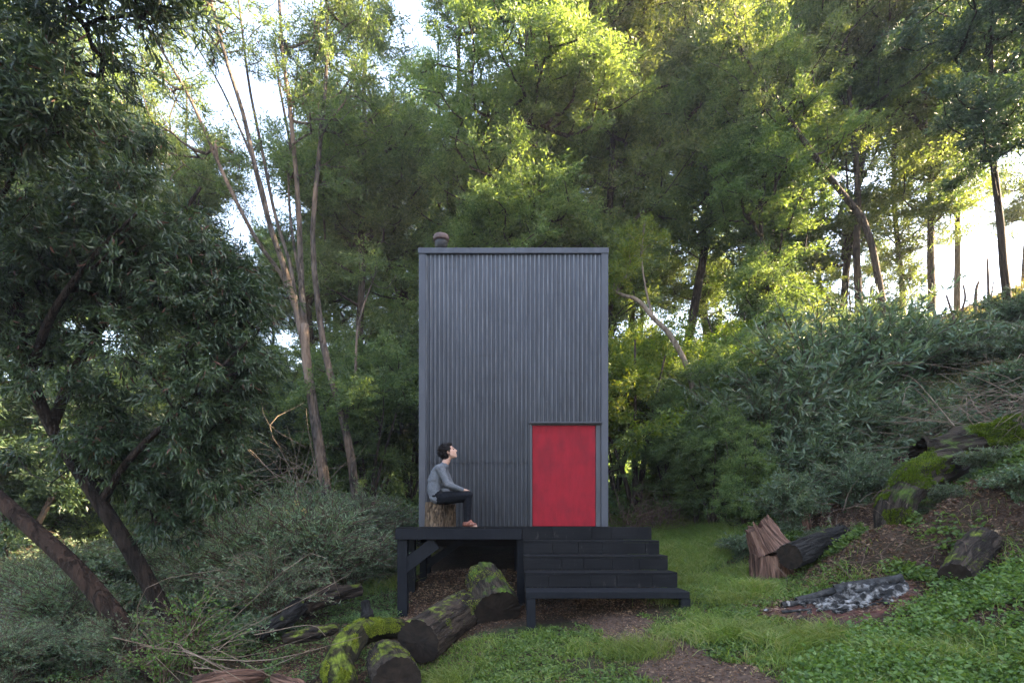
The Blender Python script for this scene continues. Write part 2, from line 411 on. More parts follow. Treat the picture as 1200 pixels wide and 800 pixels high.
M['black_wood'] = mat_paint_wood('black_painted_boards', (.005, .0052, .006), (.015, .0155, .018), scr=.55)
M['post_wood'] = mat_paint_wood('dark_painted_posts', (.007, .008, .0105), (.014, .016, .0205), (6, 6, .4))
M['under_wood'] = mat_paint_wood('dark_underside_timber', (.006, .005, .005), (.02, .017, .014))

def mat_corr(name):
    m, t = nt(name); tc = t.nodes.new('ShaderNodeTexCoord')
    v = tc.outputs['Object']
    n1 = noise_n(t, mapping(t, v, (6, 1, .35)), 2.2, 6, .65); n2 = noise_n(t, mapping(t, v, (1, 1, .8)), .9, 4, .6)
    n3 = noise_n(t, mapping(t, v, (13.4, 1, .6)), 1.0, 5, .7)
    c = ramp(t, [(.32, (.040, .048, .068)), (.68, (.100, .116, .155))]); t.links.new(n1.outputs[0], c.inputs[0])
    col = mixc(t, mathn(t, 'MULTIPLY', n2.outputs[0], .8), c.outputs[0], (.058, .066, .086))
    k = ramp(t, [(.57, 0), (.70, 1)]); t.links.new(n3.outputs[0], k.inputs[0])
    col = mixc(t, mathn(t, 'MULTIPLY', k.outputs[0], .5), col, (.20, .215, .245))
    n6 = noise_n(t, mapping(t, v, (4.5, 1, .45), (3, 0, 7)), 1.6, 5, .7); k6 = ramp(t, [(.56, 0), (.68, .75)]); t.links.new(n6.outputs[0], k6.inputs[0]); col = mixc(t, k6.outputs[0], col, (.03, .034, .045))
    n7 = noise_n(t, mapping(t, v, (1.3, 1, 7)), 1.2, 4, .6); k7 = ramp(t, [(.60, 0), (.72, .5)]); t.links.new(n7.outputs[0], k7.inputs[0]); col = mixc(t, k7.outputs[0], col, (.04, .045, .058))
    sxx = t.nodes.new('ShaderNodeSeparateXYZ'); t.links.new(v, sxx.inputs[0])     # rib highlights painted into the colour, paler along every crest
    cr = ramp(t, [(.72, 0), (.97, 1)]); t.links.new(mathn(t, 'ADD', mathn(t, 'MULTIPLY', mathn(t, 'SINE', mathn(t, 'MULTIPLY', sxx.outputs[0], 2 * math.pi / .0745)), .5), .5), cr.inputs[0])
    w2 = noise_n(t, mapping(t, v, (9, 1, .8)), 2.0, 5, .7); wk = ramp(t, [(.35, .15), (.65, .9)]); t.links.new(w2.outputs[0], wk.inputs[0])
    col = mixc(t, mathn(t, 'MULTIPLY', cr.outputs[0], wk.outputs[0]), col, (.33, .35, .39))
    # darker towards the foot of the sheets, paler towards the ridge
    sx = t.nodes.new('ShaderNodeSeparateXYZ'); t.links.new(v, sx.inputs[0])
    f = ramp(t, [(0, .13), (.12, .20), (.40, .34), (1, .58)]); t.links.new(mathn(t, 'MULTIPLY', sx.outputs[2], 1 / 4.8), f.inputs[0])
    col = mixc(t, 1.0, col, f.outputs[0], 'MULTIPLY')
    rr = ramp(t, [(.3, .42), (.7, .62)]); t.links.new(n2.outputs[0], rr.inputs[0])
    principled(t, col, rr.outputs[0], .5, .0, n1.outputs[0], .12, .004); return m
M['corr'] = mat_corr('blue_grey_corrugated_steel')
M['trim'] = mat_simple('blue_grey_trim_steel', (.032, .036, .050), (.047, .053, .070), 3, .5, (3, 1, .6), .5, .05, bd=.004)
M['trim_dark'] = mat_simple('dark_trim_steel', (.03, .033, .042), (.048, .052, .064), 4, .5, (2, 1, .5), .5, .05, bd=.004)
M['roof'] = mat_simple('roof_steel', (.09, .095, .11), (.13, .135, .15), 3, .5)
def mat_door():
    m, t = nt('red_painted_door'); tc = t.nodes.new('ShaderNodeTexCoord'); v = tc.outputs['Object']
    n1 = noise_n(t, mapping(t, v, (4, 1, 1.2)), 2.5, 6, .7); n2 = noise_n(t, v, 2.2, 4, .6); n3 = noise_n(t, mapping(t, v, (14, 1, .8)), 4, 5, .7)
    c = ramp(t, [(.3, (.20, .005, .012)), (.7, (.31, .008, .020))]); t.links.new(n1.outputs[0], c.inputs[0])
    k = ramp(t, [(.45, 0), (.75, 1)]); t.links.new(n2.outputs[0], k.inputs[0])
    col = mixc(t, mathn(t, 'MULTIPLY', k.outputs[0], .7), c.outputs[0], (.14, .006, .014))
    k2 = ramp(t, [(.62, 0), (.72, 1)]); t.links.new(n3.outputs[0], k2.inputs[0])
    col = mixc(t, mathn(t, 'MULTIPLY', k2.outputs[0], .25), col, (.45, .06, .07))
    principled(t, col, .6, .2, bump=n1.outputs[0], bstr=.15, bdist=.004); return m
M['door'] = mat_door()
M['vent_cap'] = mat_simple('rusty_pink_cap', (.06, .036, .033), (.11, .07, .063), 12, .6)
M['vent_dark'] = mat_simple('sooty_flue', (.012, .012, .014), (.03, .03, .032), 8, .6)
M['skin'] = mat_simple('skin', (.46, .27, .20), (.54, .33, .25), 18, .5, bstr=.03)
M['hair'] = mat_simple('black_hair', (.004, .003, .003), (.012, .009, .008), 60, .65, (1, 1, .3), .15, bstr=.5, bd=.004)
M['knit'] = mat_simple('grey_knit', (.09, .098, .112), (.15, .162, .183), 90, .9, (1, 1, 1), .2, .5, bd=.004)
M['trousers'] = mat_simple('black_denim', (.004, .0045, .007), (.010, .011, .015), 40, .9, spec=.15, bstr=.2, bd=.004)
M['shoe'] = mat_simple('brown_leather', (.12, .04, .026), (.24, .09, .06), 20, .5)
M['eye'] = mat_simple('dark_eye', (.01, .008, .006), (.02, .015, .01), 20, .2)
M['ash'] = mat_simple('grey_white_ash', (.010, .010, .010), (.30, .29, .28), 11, .95, bstr=1, lo=.47, hi=.68, bd=.03)
M['charcoal'] = mat_simple('charcoal', (.006, .006, .006), (.05, .05, .05), 18, .7, bstr=.8, lo=.4, hi=.75, bd=.02)
M['soil_red'] = mat_simple('burnt_red_soil', (.02, .012, .010), (.10, .034, .024), 7, .9, bstr=.6, bd=.02)
M['stone_pale'] = mat_simple('pale_stone', (.14, .13, .12), (.30, .28, .26), 10, .8)
M['concrete'] = mat_simple('weathered_board_wall', (.07, .06, .055), (.18, .16, .15), 5, .8, (1, 1, 4), bstr=.5)
M['pale_flower'] = mat_leaf('pale_yellow_flowers', [(.35, .28, .08), (.5, .42, .16), (.6, .52, .25)], .3, .6)

# ================================================================= ground sheet
def ground_material():
    m, t = nt('forest_soil'); tc = t.nodes.new('ShaderNodeTexCoord'); v = tc.outputs['Object']
    n1 = noise_n(t, v, 3.2, 8, .68); n2 = noise_n(t, v, 26, 6, .7); n3 = noise_n(t, v, .8, 4, .6)
    soil = ramp(t, [(.3, (.022, .014, .010)), (.55, (.06, .038, .027)), (.75, (.12, .08, .056))]); t.links.new(n2.outputs[0], soil.inputs[0])
    grn = ramp(t, [(.3, (.018, .034, .008)), (.7, (.05, .085, .02))]); t.links.new(n2.outputs[0], grn.inputs[0])
    a = t.nodes.new('ShaderNodeAttribute'); a.attribute_name = 'cover'; a.attribute_type = 'GEOMETRY'
    k = mathn(t, 'ADD', a.outputs['Fac'], mathn(t, 'MULTIPLY', mathn(t, 'SUBTRACT', n1.outputs[0], .5), 1.2), True)
    col = mixc(t, k, soil.outputs[0], grn.outputs[0])
    k3 = ramp(t, [(.45, 0), (.65, .6)]); t.links.new(n3.outputs[0], k3.inputs[0])
    col = mixc(t, k3.outputs[0], col, (.032, .022, .014))
    principled(t, col, .92, .2, bump=mathn(t, 'ADD', n2.outputs[0], n1.outputs[0]), bstr=.9, bdist=.04); return m

def path_mask(x, y):
    """1 where the trodden path is bare"""
    cx = L(y, [3.5, 4.6, 5.3, 6.1, 6.6], [1.6, 1.45, 1.28, 1.12, 1.0]); w = L(y, [3.5, 4.3, 4.7, 5.3, 6.0, 6.6], [.45, .36, .30, .30, .34, .3])
    n = fbm(x * 2.6, y * 2.6, 0, 21, 4) * .4
    m = np.clip((w + n * .7 - np.abs(x - cx)) / .14, 0, 1)
    return m * (y < 6.6)

def cover_mask(x, y):
    """how green the ground is, 0..1"""
    n = fbm(x * 1.3, y * 1.3, 0, 33, 4)
    g = np.clip(.62 + n * .9, 0, 1)
    bank = np.clip((x - L(y, [4, 5, 6, 7, 8.5, 12], [4.2, 2.55, 2.7, 3.4, 4.2, 5])) / .35, 0, 1)
    g = g * (1 - bank * .95)
    left = np.clip((-.35 - x - (y - 5) * .1) / .5, 0, 1); g = g * (1 - left * .7)
    under = ((x > -1.6) & (x < 2.2) & (y > 6.4)).astype(float) * (y < 13); g = g * (1 - under * .9)
    return np.clip(g * (1 - path_mask(x, y)), 0, 1)

def warp(a, b, n_near, n_far, far):
    near = np.linspace(a, b, n_near); k = np.arange(1, n_far + 1) / n_far
    lo = a - (far * k ** 3 + (b - a) / n_near * k * 3); hi = b + (far * k ** 3 + (b - a) / n_near * k * 3)
    return np.concatenate([lo[::-1], near, hi])
gx = warp(-9, 13, 330, 50, 380); gy = warp(2.5, 17, 230, 46, 380)
X, Y = np.meshgrid(gx, gy); Zg = hgt(X, Y)
# burnt hollow of the fire
nx, ny = len(gx), len(gy)
V = np.stack([X, Y, Zg], -1).reshape(-1, 3); I = np.arange(ny - 1)[:, None] * nx + np.arange(nx - 1)[None]
Q = np.stack([I, I + 1, I + nx + 1, I + nx], -1).reshape(-1, 4)
me = mesh_np('ground', V, [Q], ground_material(), None, True)
at_ = me.attributes.new('cover', 'FLOAT', 'POINT'); at_.data.foreach_set('value', cover_mask(X, Y).ravel().astype(np.float32))
tag(link('ground', me), kind='structure')
# the trodden dirt path, a sheet just over the ground
px_, py_ = np.meshgrid(np.linspace(.6, 2.6, 90), np.linspace(3.4, 6.6, 140)); pm = path_mask(px_, py_)
pz = hgt(px_, py_) + .006 - (1 - np.clip(pm * 2, 0, 1)) * .03
V = np.stack([px_, py_, pz], -1).reshape(-1, 3); I = np.arange(139)[:, None] * 90 + np.arange(89)[None]
Q = np.stack([I, I + 1, I + 91, I + 90], -1).reshape(-1, 4)
keep = (pm.ravel()[Q].max(1) > .05); 
M['dirt'] = mat_simple('bare_dirt', (.03, .018, .012), (.10, .062, .043), 14, .95, bstr=.8, detail=8, bd=.03)
tag(link('path', mesh_np('path', V, [Q[keep]], M['dirt'], None, True)), kind='structure')

# ================================================================= cabin
YF, YD = 9.10, 7.75            # facade plane, front of the deck
FX0, FX1, FZ = -1.585, 1.644, 4.77
DEPTH = 3.0
cabin = empty('cabin', (0, YF, 0), 'tall narrow cabin clad in blue grey corrugated steel with red door', 'cabin')
def loc(o): o.location = (0, -YF, 0); return o     # children are drawn in world coordinates
def corr_sheet(mb, x0, x1, z0, z1, y, out=-1, pitch=.0745, amp=.0105, axis='x', nz=8):
    n = int((x1 - x0) / pitch * 10); xs = np.linspace(x0, x1, n + 1); zs = np.linspace(z0, z1, nz + 1)
    Xs, Zs = np.meshgrid(xs, zs); d = amp * np.sin(Xs / pitch * 2 * math.pi)
    d = d + .004 * fbm(Xs * 1.1, Zs * .9, 0, 5, 2)
    v = np.stack([Xs, y + out * d, Zs] if axis == 'x' else [y + out * d, Xs, Zs], -1).reshape(-1, 3)
    I = np.arange(nz)[:, None] * (n + 1) + np.arange(n)[None]
    mb.add(v, np.stack([I, I + 1, I + n + 2, I + n + 1], -1).reshape(-1, 4))
DX0, DX1, DZ = .352, 1.438, 1.745    # door leaf
mb = MB(); xL, xR = FX0 + .06, FX1 - .05
corr_sheet(mb, xL, DX0 - .03, .01, 1.13, YF)                       # lower sheet, left of door
corr_sheet(mb, xL, DX0 - .03, 1.10, DZ + .02, YF - .012)
corr_sheet(mb, xL, xR, DZ + .02, FZ - .10, YF - .012, nz=30)
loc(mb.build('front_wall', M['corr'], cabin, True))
mb = MB(); corr_sheet(mb, YF + .03, YF + DEPTH, -.1, FZ - .1, FX0 - .0, axis='y', nz=6); corr_sheet(mb, YF + .03, YF + DEPTH, -.1, FZ - .1, FX1, 1, axis='y', nz=6)
corr_sheet(mb, xL, xR, -.1, FZ - .1, YF + DEPTH, 1)
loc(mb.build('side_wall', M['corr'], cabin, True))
mb = MB(); mb.box(FX0 + .02, FX1 - .02, YF + .03, YF + DEPTH - .03, 0.0, FZ - .14, 0)
loc(mb.build('inner_lining', M['under_wood'], cabin))
mb = MB(); mb.box(FX0 - .012, FX0 + .105, YF - .038, YF + .04, .003, FZ - .085, .003)
loc(mb.build('corner_trim', M['trim'], cabin))
mb = MB(); mb.box(FX1 - .115, FX1 + .005, YF - .04, YF + .04, .003, FZ - .085, .003)
loc(mb.build('corner_trim', M['trim'], cabin))
mb = MB(); mb.box(FX0 - .02, .06, YF - .055, YF + .05, FZ - .095, FZ, .004); mb.box(.062, FX1 + .012, YF - .053, YF + .05, FZ - .093, FZ + .002, .004)
mb.box(FX0 - .02, FX0 + .05, YF + .052, YF + DEPTH, FZ - .1, FZ - .002, .004); mb.box(FX1 - .04, FX1 + .012, YF + .052, YF + DEPTH, FZ - .1, FZ - .002, .004)
loc(mb.build('roof_flashing', M['trim'], cabin))
mb = MB(); mb.box(FX0 + .052, FX1 - .042, YF + .052, YF + DEPTH, FZ - .09, FZ - .03, 0)
loc(mb.build('roof', M['roof'], cabin))
mb = MB(); mb.box(DX0, DX1, YF + .012, YF + .06, .012, DZ, .003)
door = loc(mb.build('door', M['door'], cabin))
mb = MB(); mb.box(DX0 - .035, DX0 - .006, YF - .03, YF + .05, .004, DZ + .02, .003); loc(mb.build('door_frame', M['trim_dark'], cabin)); mb = MB(); mb.box(DX1 + .004, DX1 + .09, YF - .005, YF + .05, .004, DZ + .02, .003)
loc(mb.build('door_frame', M['trim_dark'], cabin))
mb = MB(); mb.box(DX0 - .06, DX1 + .11, YF - .075, YF - .005, DZ + .022, DZ + .05, .004)
mb.box(DX0 - .04, DX1 + .09, YF - .022, YF + .05, DZ + .003, DZ + .0215, 0)
loc(mb.build('door_lintel', M['trim_dark'], cabin))
# screws on the sheets
mb = MB()
for zr in (1.09, 3.22, 4.45, 2.15):
    for k in range(14):
        x = xL + .11 + k * .2235
        if zr < DZ and x > DX0 - .08: continue
        bm = bmesh.new(); bmesh.ops.create_uvsphere(bm, u_segments=8, v_segments=5, radius=.007)
        bmesh.ops.translate(bm, verts=bm.verts, vec=(x, YF - (.024 if zr > 1.2 else .016), zr)); mb = MB(); mb.bm(bm); loc(mb.build('screw_head', M['trim_dark'], cabin, True))
# floor frame and props under the cabin
mb = MB(); mb.box(FX0 + .02, FX1 - .02, YF + .045, YF + DEPTH, -.2, -.004, .004)
loc(mb.build('floor_frame', M['under_wood'], cabin))
for x in (FX0 + .10, .1, FX1 - .12):
    for y in (YF + .2, YF + DEPTH - .2):
        mb = MB(); g = float(hgt(x, y)) - .2; mb.box(x - .06, x + .06, y - .06, y + .06, g, -.203, .004)
        loc(mb.build('foundation_post', M['post_wood'], cabin))
# flue with round cap
flue = None
fx, fy = at(517, 283, 10.0).x, 10.0
mb = MB(); mb.tube([(fx, fy, FZ - .1), (fx, fy, FZ + .62)], .085, 20); fl = loc(mb.build('flue', M['vent_dark'], cabin, True))
mb = MB(); mb.tube([(fx, fy, FZ + .44), (fx, fy, FZ + .56), (fx, fy, FZ + .62)], [.09, .125, .12], 20); loc(mb.build('flue_collar', M['vent_dark'], cabin, True)); mb = MB(); prof = [(.0, .18), (.12, .18), (.142, .19), (.150, .205), (.150, .26), (.138, .285), (.09, .30), (0, .302)]
sg = 24; vv = []; 
for r, z in prof: vv += [(fx + r * math.cos(a), fy + r * math.sin(a), FZ + .435 + z) for a in np.arange(sg) * 2 * math.pi / sg]
qq = [[i * sg + j, i * sg + (j + 1) % sg, (i + 1) * sg + (j + 1) % sg, (i + 1) * sg + j] for i in range(len(prof) - 1) for j in range(sg)]
mb.add(vv, qq); cp = mb.build('flue_cap', M['vent_cap'], fl, True)

# ================================================================= deck
TX0, TX1 = .15, 2.04           # stairs
deck = empty('deck', (-1.69, YD, 0), 'black timber deck on square posts in front of the cabin', 'deck')
def dl(o): o.location = (1.69, -YD, 0); return o
mb = MB(); y = YD + .002
k = 0
while y < YF - .05:
    y1 = min(y + .142, YF - .045); mb.box(-1.70, 2.04, y, y1, -.028, -.001 + (.0012 if k % 2 else 0), .003); y = y1 + .005; k += 1
dl(mb.build('deck_boards', M['black_wood'], deck))
mb = MB(); mb.box(-1.705, TX0 - .01, YD - .03, YD + .03, -.185, -.030, .004); dl(mb.build('front_beam', M['post_wood'], deck))
mb = MB(); mb.box(-1.69, -1.63, YD + .032, YF - .05, -.185, -.030, .004); mb.box(-.8, -.75, YD + .032, YF - .05, -.185, -.03, 0); mb.box(.02, .07, YD + .032, YF - .05, -.185, -.03, 0); mb.box(1.9, 1.96, YD + .032, YF - .05, -.185, -.03, 0)
mb.box(-1.62, 1.88, YF - .12, YF - .06, -.33, -.19, 0)
dl(mb.build('joists', M['under_wood'], deck))
for (x0, x1, yy) in ((-1.69, -1.545, YD + .034), (.072, .19, YD + .034), (-1.70, -1.57, 8.55), (-1.56, -1.45, 8.93), (.3, .42, 8.9), (1.75, 1.87, 8.9)):
    d = x1 - x0; g = min(float(hgt(x0, yy)), float(hgt(x1, yy))) - .2
    mb = MB(); mb.box(x0, x1, yy, yy + d, g, -.187, .005); dl(mb.build('post', M['post_wood'], deck))
mb = MB(); mb.beam((-1.60, YD + .07, -.60), (-1.13, YD + .07, -.235), .06, .19); dl(mb.build('brace', M['post_wood'], deck))
mb = MB(); mb.beam((-1.40, 8.98, -.62), (-.85, 8.98, -.22), .06, .12); dl(mb.build('brace', M['post_wood'], deck))

# ================================================================= stairs
st = empty('staircase', (TX0, YD, 0), 'wide black timber steps leading up to the red door', 'stairs')
def sl(o): o.location = (-TX0, -YD, 0); return o
rise, run = .1875, .387
for k in range(5):
    yk = YD - run * k; zt = -rise * k
    if k: mb = MB(); mb.box(TX0 + .004 * k, TX1 + .004 * k, yk - .028, yk + run - .032, zt - .03, zt - (.001), .004); sl(mb.build('tread', M['black_wood'] if k < 4 else M['post_wood'], st))
    if k < 4:
        rr = random.Random(40 + k); xs = [TX0]
        while xs[-1] < TX1 - .55: xs.append(xs[-1] + rr.uniform(.28, .62))
        xs.append(TX1); mb = MB()
        for a, b in zip(xs[:-1], xs[1:]):
            dy = rr.uniform(-.003, .003); mb.box(a + .0015 + .004 * k, b - .0015 + .004 * k, yk - .027 + dy, yk - .002, zt - rise + .0015, zt - (.032 if k else .0) + (0 if k else -.002), .002)
        sl(mb.build('riser', M['black_wood'], st))
yk = YD - run * 4
mb = MB(); mb.box(TX0 + .01, TX1 + .02, yk - .075, yk - .030, -.83, -.752, .004); sl(mb.build('front_rail', M['post_wood'], st))
for x in (TX0 + .02, TX1 - .075):
    g = float(hgt(x, yk)) - .12; mb = MB(); mb.box(x, x + .105, yk - .07, yk + .03, g, -.832, .005); sl(mb.build('leg', M['post_wood'] if x < 1 else M['post_wood'], st))
for x in (TX0 + .012, TX1 - .05):
    mb = MB(); pts = []
    pr = [(YD - .035, -.20), (YD - .035 - run * 3, -.20 - rise * 3), (YD - run * 4 + .05, -.80), (YD - run * 4 + .05, -.98), (YD - .035, -.42)]
    v = [(x, a, b) for a, b in pr] + [(x + .045, a, b) for a, b in pr]; n = 5
    bm = bmesh.new(); bv = [bm.verts.new(q) for q in v]; bm.faces.new(bv[:5][::-1]); bm.faces.new(bv[5:])
    for i in range(5): bm.faces.new((bv[i], bv[(i + 1) % 5], bv[5 + (i + 1) % 5], bv[5 + i]))
    bmesh.ops.triangulate(bm, faces=bm.faces); mb.bm(bm); sl(mb.build('stringer', M['under_wood'], st))
# ================================================================= logs and stumps
def wbase(o, root):                      # children drawn in world coordinates under a root that is only moved
    o.location = tuple(-Vector(root.location)); return o

def set_bk(me, nl, seg, R_, ln):
    T_, A_ = np.meshgrid(np.linspace(0, ln, nl), np.arange(seg) * 2 * math.pi / seg, indexing='ij')
    at_ = me.attributes.new('bk', 'FLOAT_VECTOR', 'POINT'); at_.data.foreach_set('vector', np.stack([np.cos(A_) * R_, np.sin(A_) * R_, T_], -1).astype(np.float32).ravel())
    return me
def log_part(name, root, p0, p1, r0, r1, mat, seed, amp=.10, ridges=.06, seg=96, nl=60, bendv=(0, 0, 0), cuts=(True, True), cutmat='cut_dark', flare=0.0, jag=0.0, splits=0):
    p0, p1 = np.array(p0, float), np.array(p1, float); ax = p1 - p0; ln = np.linalg.norm(ax); ax /= ln
    ref = np.array([0, 0, 1.]) if abs(ax[2]) < .9 else np.array([0, 1., 0]); s = np.cross(ax, ref); s /= np.linalg.norm(s); u = np.cross(s, ax)
    T = np.linspace(0, 1, nl); A = np.arange(seg) * 2 * math.pi / seg; tt, aa = np.meshgrid(T, A, indexing='ij')
    r = r0 + (r1 - r0) * tt + flare * np.exp(-tt * 6)
    cxn, cyn = np.cos(aa), np.sin(aa)
    r = r * (1 + amp * fbm(cxn * 1.4, cyn * 1.4, tt * ln * 1.6, seed, 3) * 1.5 + ridges * fbm(cxn * 6, cyn * 6, tt * ln * 3.0, seed + 5, 3))
    r = r * (1 - .05 * np.exp(-(fbm(cxn * 7, cyn * 7, tt * ln * 3.2, seed + 21, 3) / .12) ** 2))
    if splits:
        g = np.abs(fbm(cxn * splits, cyn * splits, tt * ln * .6, seed + 11, 2)); r = r * (1 - .16 * np.exp(-(g / .06) ** 2))
    c = p0 + ax * (tt[..., None] * ln) + np.array(bendv) * (np.sin(tt * math.pi))[..., None]
    if jag: c = c + ax * (jag * fbm(cxn * 3, cyn * 3, 0, seed + 3, 3) * (tt > .9) * (tt - .9) * 10)[..., None]
    Vv = c + r[..., None] * (cxn[..., None] * s + cyn[..., None] * u)
    V = Vv.reshape(-1, 3); i = np.arange(nl - 1)[:, None] * seg; j = np.arange(seg)[None]; k = (j + 1) % seg
    q = np.stack([i + j, i + k, i + seg + k, i + seg + j], -1).reshape(-1, 4)
    o = wbase(link(name, set_bk(mesh_np(name, V, [q], mat, None, True), nl, seg, max(r0, r1), ln), root), root)
    for e, yes in ((0, cuts[0]), (nl - 1, cuts[1])):
        ring = Vv[e]; cen = ring.mean(0); sgn = -1 if e == 0 else 1; VV = [ring]; m = 6
        for w in range(1, m): 
            f = 1 - w / m; rr = cen + (ring - cen) * f; rr = rr + ax * sgn * (.006 * np.array([fbm(x[0] * 30, x[1] * 30, x[2] * 30, 4, 2) for x in rr])[:, None] * 2 - .004); VV.append(rr)
        VV.append(cen[None]); Vc = np.vstack(VV); qq = []; tr = []
        for w in range(m - 1):
            for jj in range(seg): qq.append([w * seg + jj, w * seg + (jj + 1) % seg, (w + 1) * seg + (jj + 1) % seg, (w + 1) * seg + jj])
        for jj in range(seg): tr.append([(m - 1) * seg + jj, (m - 1) * seg + (jj + 1) % seg, m * seg])
        if yes: wbase(link('cut_end', mesh_np('cut_end', Vc, [np.array(qq), np.array(tr)], M[cutmat], None, True), root), root)
    return o, Vv

def tufts(root, Vv, rng, n, mat, L_=.022, thr=.0, seed=0, zmin=.0, sc=4.5):
    """short moss tufts standing on a log surface grid, only where the noise and the slope allow"""
    nl, seg, _ = Vv.shape; i = rng.integers(0, nl - 1, n * 3); j = rng.integers(0, seg, n * 3); a, b = rng.random(n * 3)[:, None], rng.random(n * 3)[:, None]
    p00, p10, p01 = Vv[i, j], Vv[i + 1, j], Vv[i, (j + 1) % seg]
    p = p00 + (p10 - p00) * a + (p01 - p00) * b
    cen = Vv.mean(1)[i]; nrm = norm(p - cen)
    ok = (nrm[:, 2] > zmin) & (fbm(p[:, 0] * sc, p[:, 1] * sc, p[:, 2] * sc, seed, 3) > thr)
    p, nrm = p[ok][:n], nrm[ok][:n]; m = len(p)
    d = norm(nrm + rng.normal(size=(m, 3)) * .55)
    lump = 1 + .8 * fbm(p[:, 0] * 14, p[:, 1] * 14, p[:, 2] * 14, seed + 2, 2)
    me = leaf_mesh('moss', p - nrm * .004, d, L_ * rng.uniform(.5, 1.4, m) * lump, L_ * .45 * np.ones(m), rng, mat, 'rhomb')
    return wbase(link('moss', me, root), root)

rg = np.random.default_rng(11)
def log_thing(name, base, label, cat='log', group=None):
    return empty(name, base, label, cat, group)
LG = 'cut logs lying beside the deck'
# curved log wholly covered with moss
a, b, c, d_ = at(402, 812, 5.2), at(398, 776, 5.55), at(424, 740, 6.2), at(472, 735, 6.75)
pth = smooth_path([a, b, c, d_], 46); R_ = L(np.linspace(0, 1, 46), [0, .3, .7, 1], [.15, .165, .15, .12])
root = log_thing('fallen_log', on(pth[20][0], pth[20][1]), 'curved fallen log thickly covered in bright green moss, nearest the lower left of the deck', group=LG)
seg = 48; tan = norm(np.gradient(pth, axis=0)); VV = np.empty((46, seg, 3)); A_ = np.arange(seg) * 2 * math.pi / seg
for i in range(46):
    s = np.cross(tan[i], [0, 0, 1.]); s /= np.linalg.norm(s); u = np.cross(s, tan[i])
    rr = R_[i] * (1 + .26 * fbm(np.cos(A_) * 1.9 + i * .07, np.sin(A_) * 1.9, i * .2, 8, 4)) * (.35 if i in (0, 45) else 1)
    VV[i] = pth[i] + rr[:, None] * (np.cos(A_)[:, None] * s + np.sin(A_)[:, None] * u)
i = np.arange(45)[:, None] * seg; j = np.arange(seg)[None]; k = (j + 1) % seg
q = np.stack([i + j, i + k, i + seg + k, i + seg + j], -1).reshape(-1, 4)
wbase(link('bark', set_bk(mesh_np('bark', VV.reshape(-1, 3), [q], M['log_full'], None, True), 46, seg, .2, 1.6), root), root)
tufts(root, VV, rg, 26000, M['moss_fuzz'], .020, -.02, 3, -.25, 4.2)
# three cut logs
def cutlog(label, p0, p1, r0, r1, mat, seed, moss=None, **kw):
    base = on((p0[0] + p1[0]) / 2, (p0[1] + p1[1]) / 2)
    root = log_thing('cut_log', base, label, group=LG); o, Vv = log_part('bark', root, p0, p1, r0, r1, M[mat], seed, **kw)
    if moss: tufts(root, Vv, rg, moss[0], M['moss_fuzz'], .014, moss[1], seed, moss[2], 3.0)
    return root
cutlog('thick dark cut log with old sawn end facing the camera, behind the mossy curved log', at(489, 752, 5.85), at(546, 712, 7.0), .255, .25, 'log_moss', 5, (5000, .28, .1), ridges=.09, amp=.07)
cutlog('short thick slice of trunk with a moss patch, leaning below the deck beside its post', at(583, 716, 6.75), at(566, 676, 7.45), .295, .25, 'log_moss2', 17, (3500, .22, -.2), ridges=.09, amp=.10)
cutlog('dark log cut off by the bottom edge, in front of the other cut logs', at(466, 797, 5.0), at(452, 772, 5.7), .235, .22, 'log_moss', 29, (2000, .3, -.2), ridges=.08)

# stumps the man sits on
SG = 'tree stump seats on the deck'
for k, (x, yy, r, h, lab) in enumerate(((at(509, 0, 8.33).x, 8.33, .148, .385, 'split pale brown stump on the deck, the one under the seated man'), (at(524.5, 0, 8.62).x, 8.62, .125, .372, 'smaller stump on the deck just behind the seat stump'))):
    root = empty('stump_seat', (x, yy, 0), lab, 'stump', SG)
    log_part('bark', root, (x, yy, .003), (x + .01, yy, h), r * 1.03, r * .98, M['wood_stump'], 60 + k, amp=.10, ridges=.07, splits=3, cuts=(False, True), cutmat='cut_pale', nl=26)

# right hand bank
RG = 'logs and stumps on the right bank'
x, y = at(900, 0, 7.4).x, 7.4
root = empty('split_stump', on(x, y), 'split weathered stump with red brown grain, beside the black log', 'stump', RG)
g = float(hgt(x, y)); log_part('lower_stump', root, (x + .05, y, g - .12), (x + .02, y, g + .33), .30, .27, M['wood_split'], 69, amp=.12, ridges=.14, splits=2.4, cuts=(False, True), cutmat='wood_split', jag=.06)
log_part('split_slab', root, (x + .05, y, g + .34), (x - .10, y + .10, g + .70), .27, .19, M['wood_split'], 71, amp=.14, ridges=.18, splits=2.4, cuts=(False, True), cutmat='wood_split', flare=.03, jag=.22)
p0, p1 = at(925, 652, 6.9), at(985, 628, 7.5)
root = empty('charred_log', on(p0[0], p0[1]), 'black charred log lying beside the split stump', 'log', RG)
log_part('bark', root, p0, p1, .17, .17, M['log_black'], 77, ridges=.12, amp=.06)
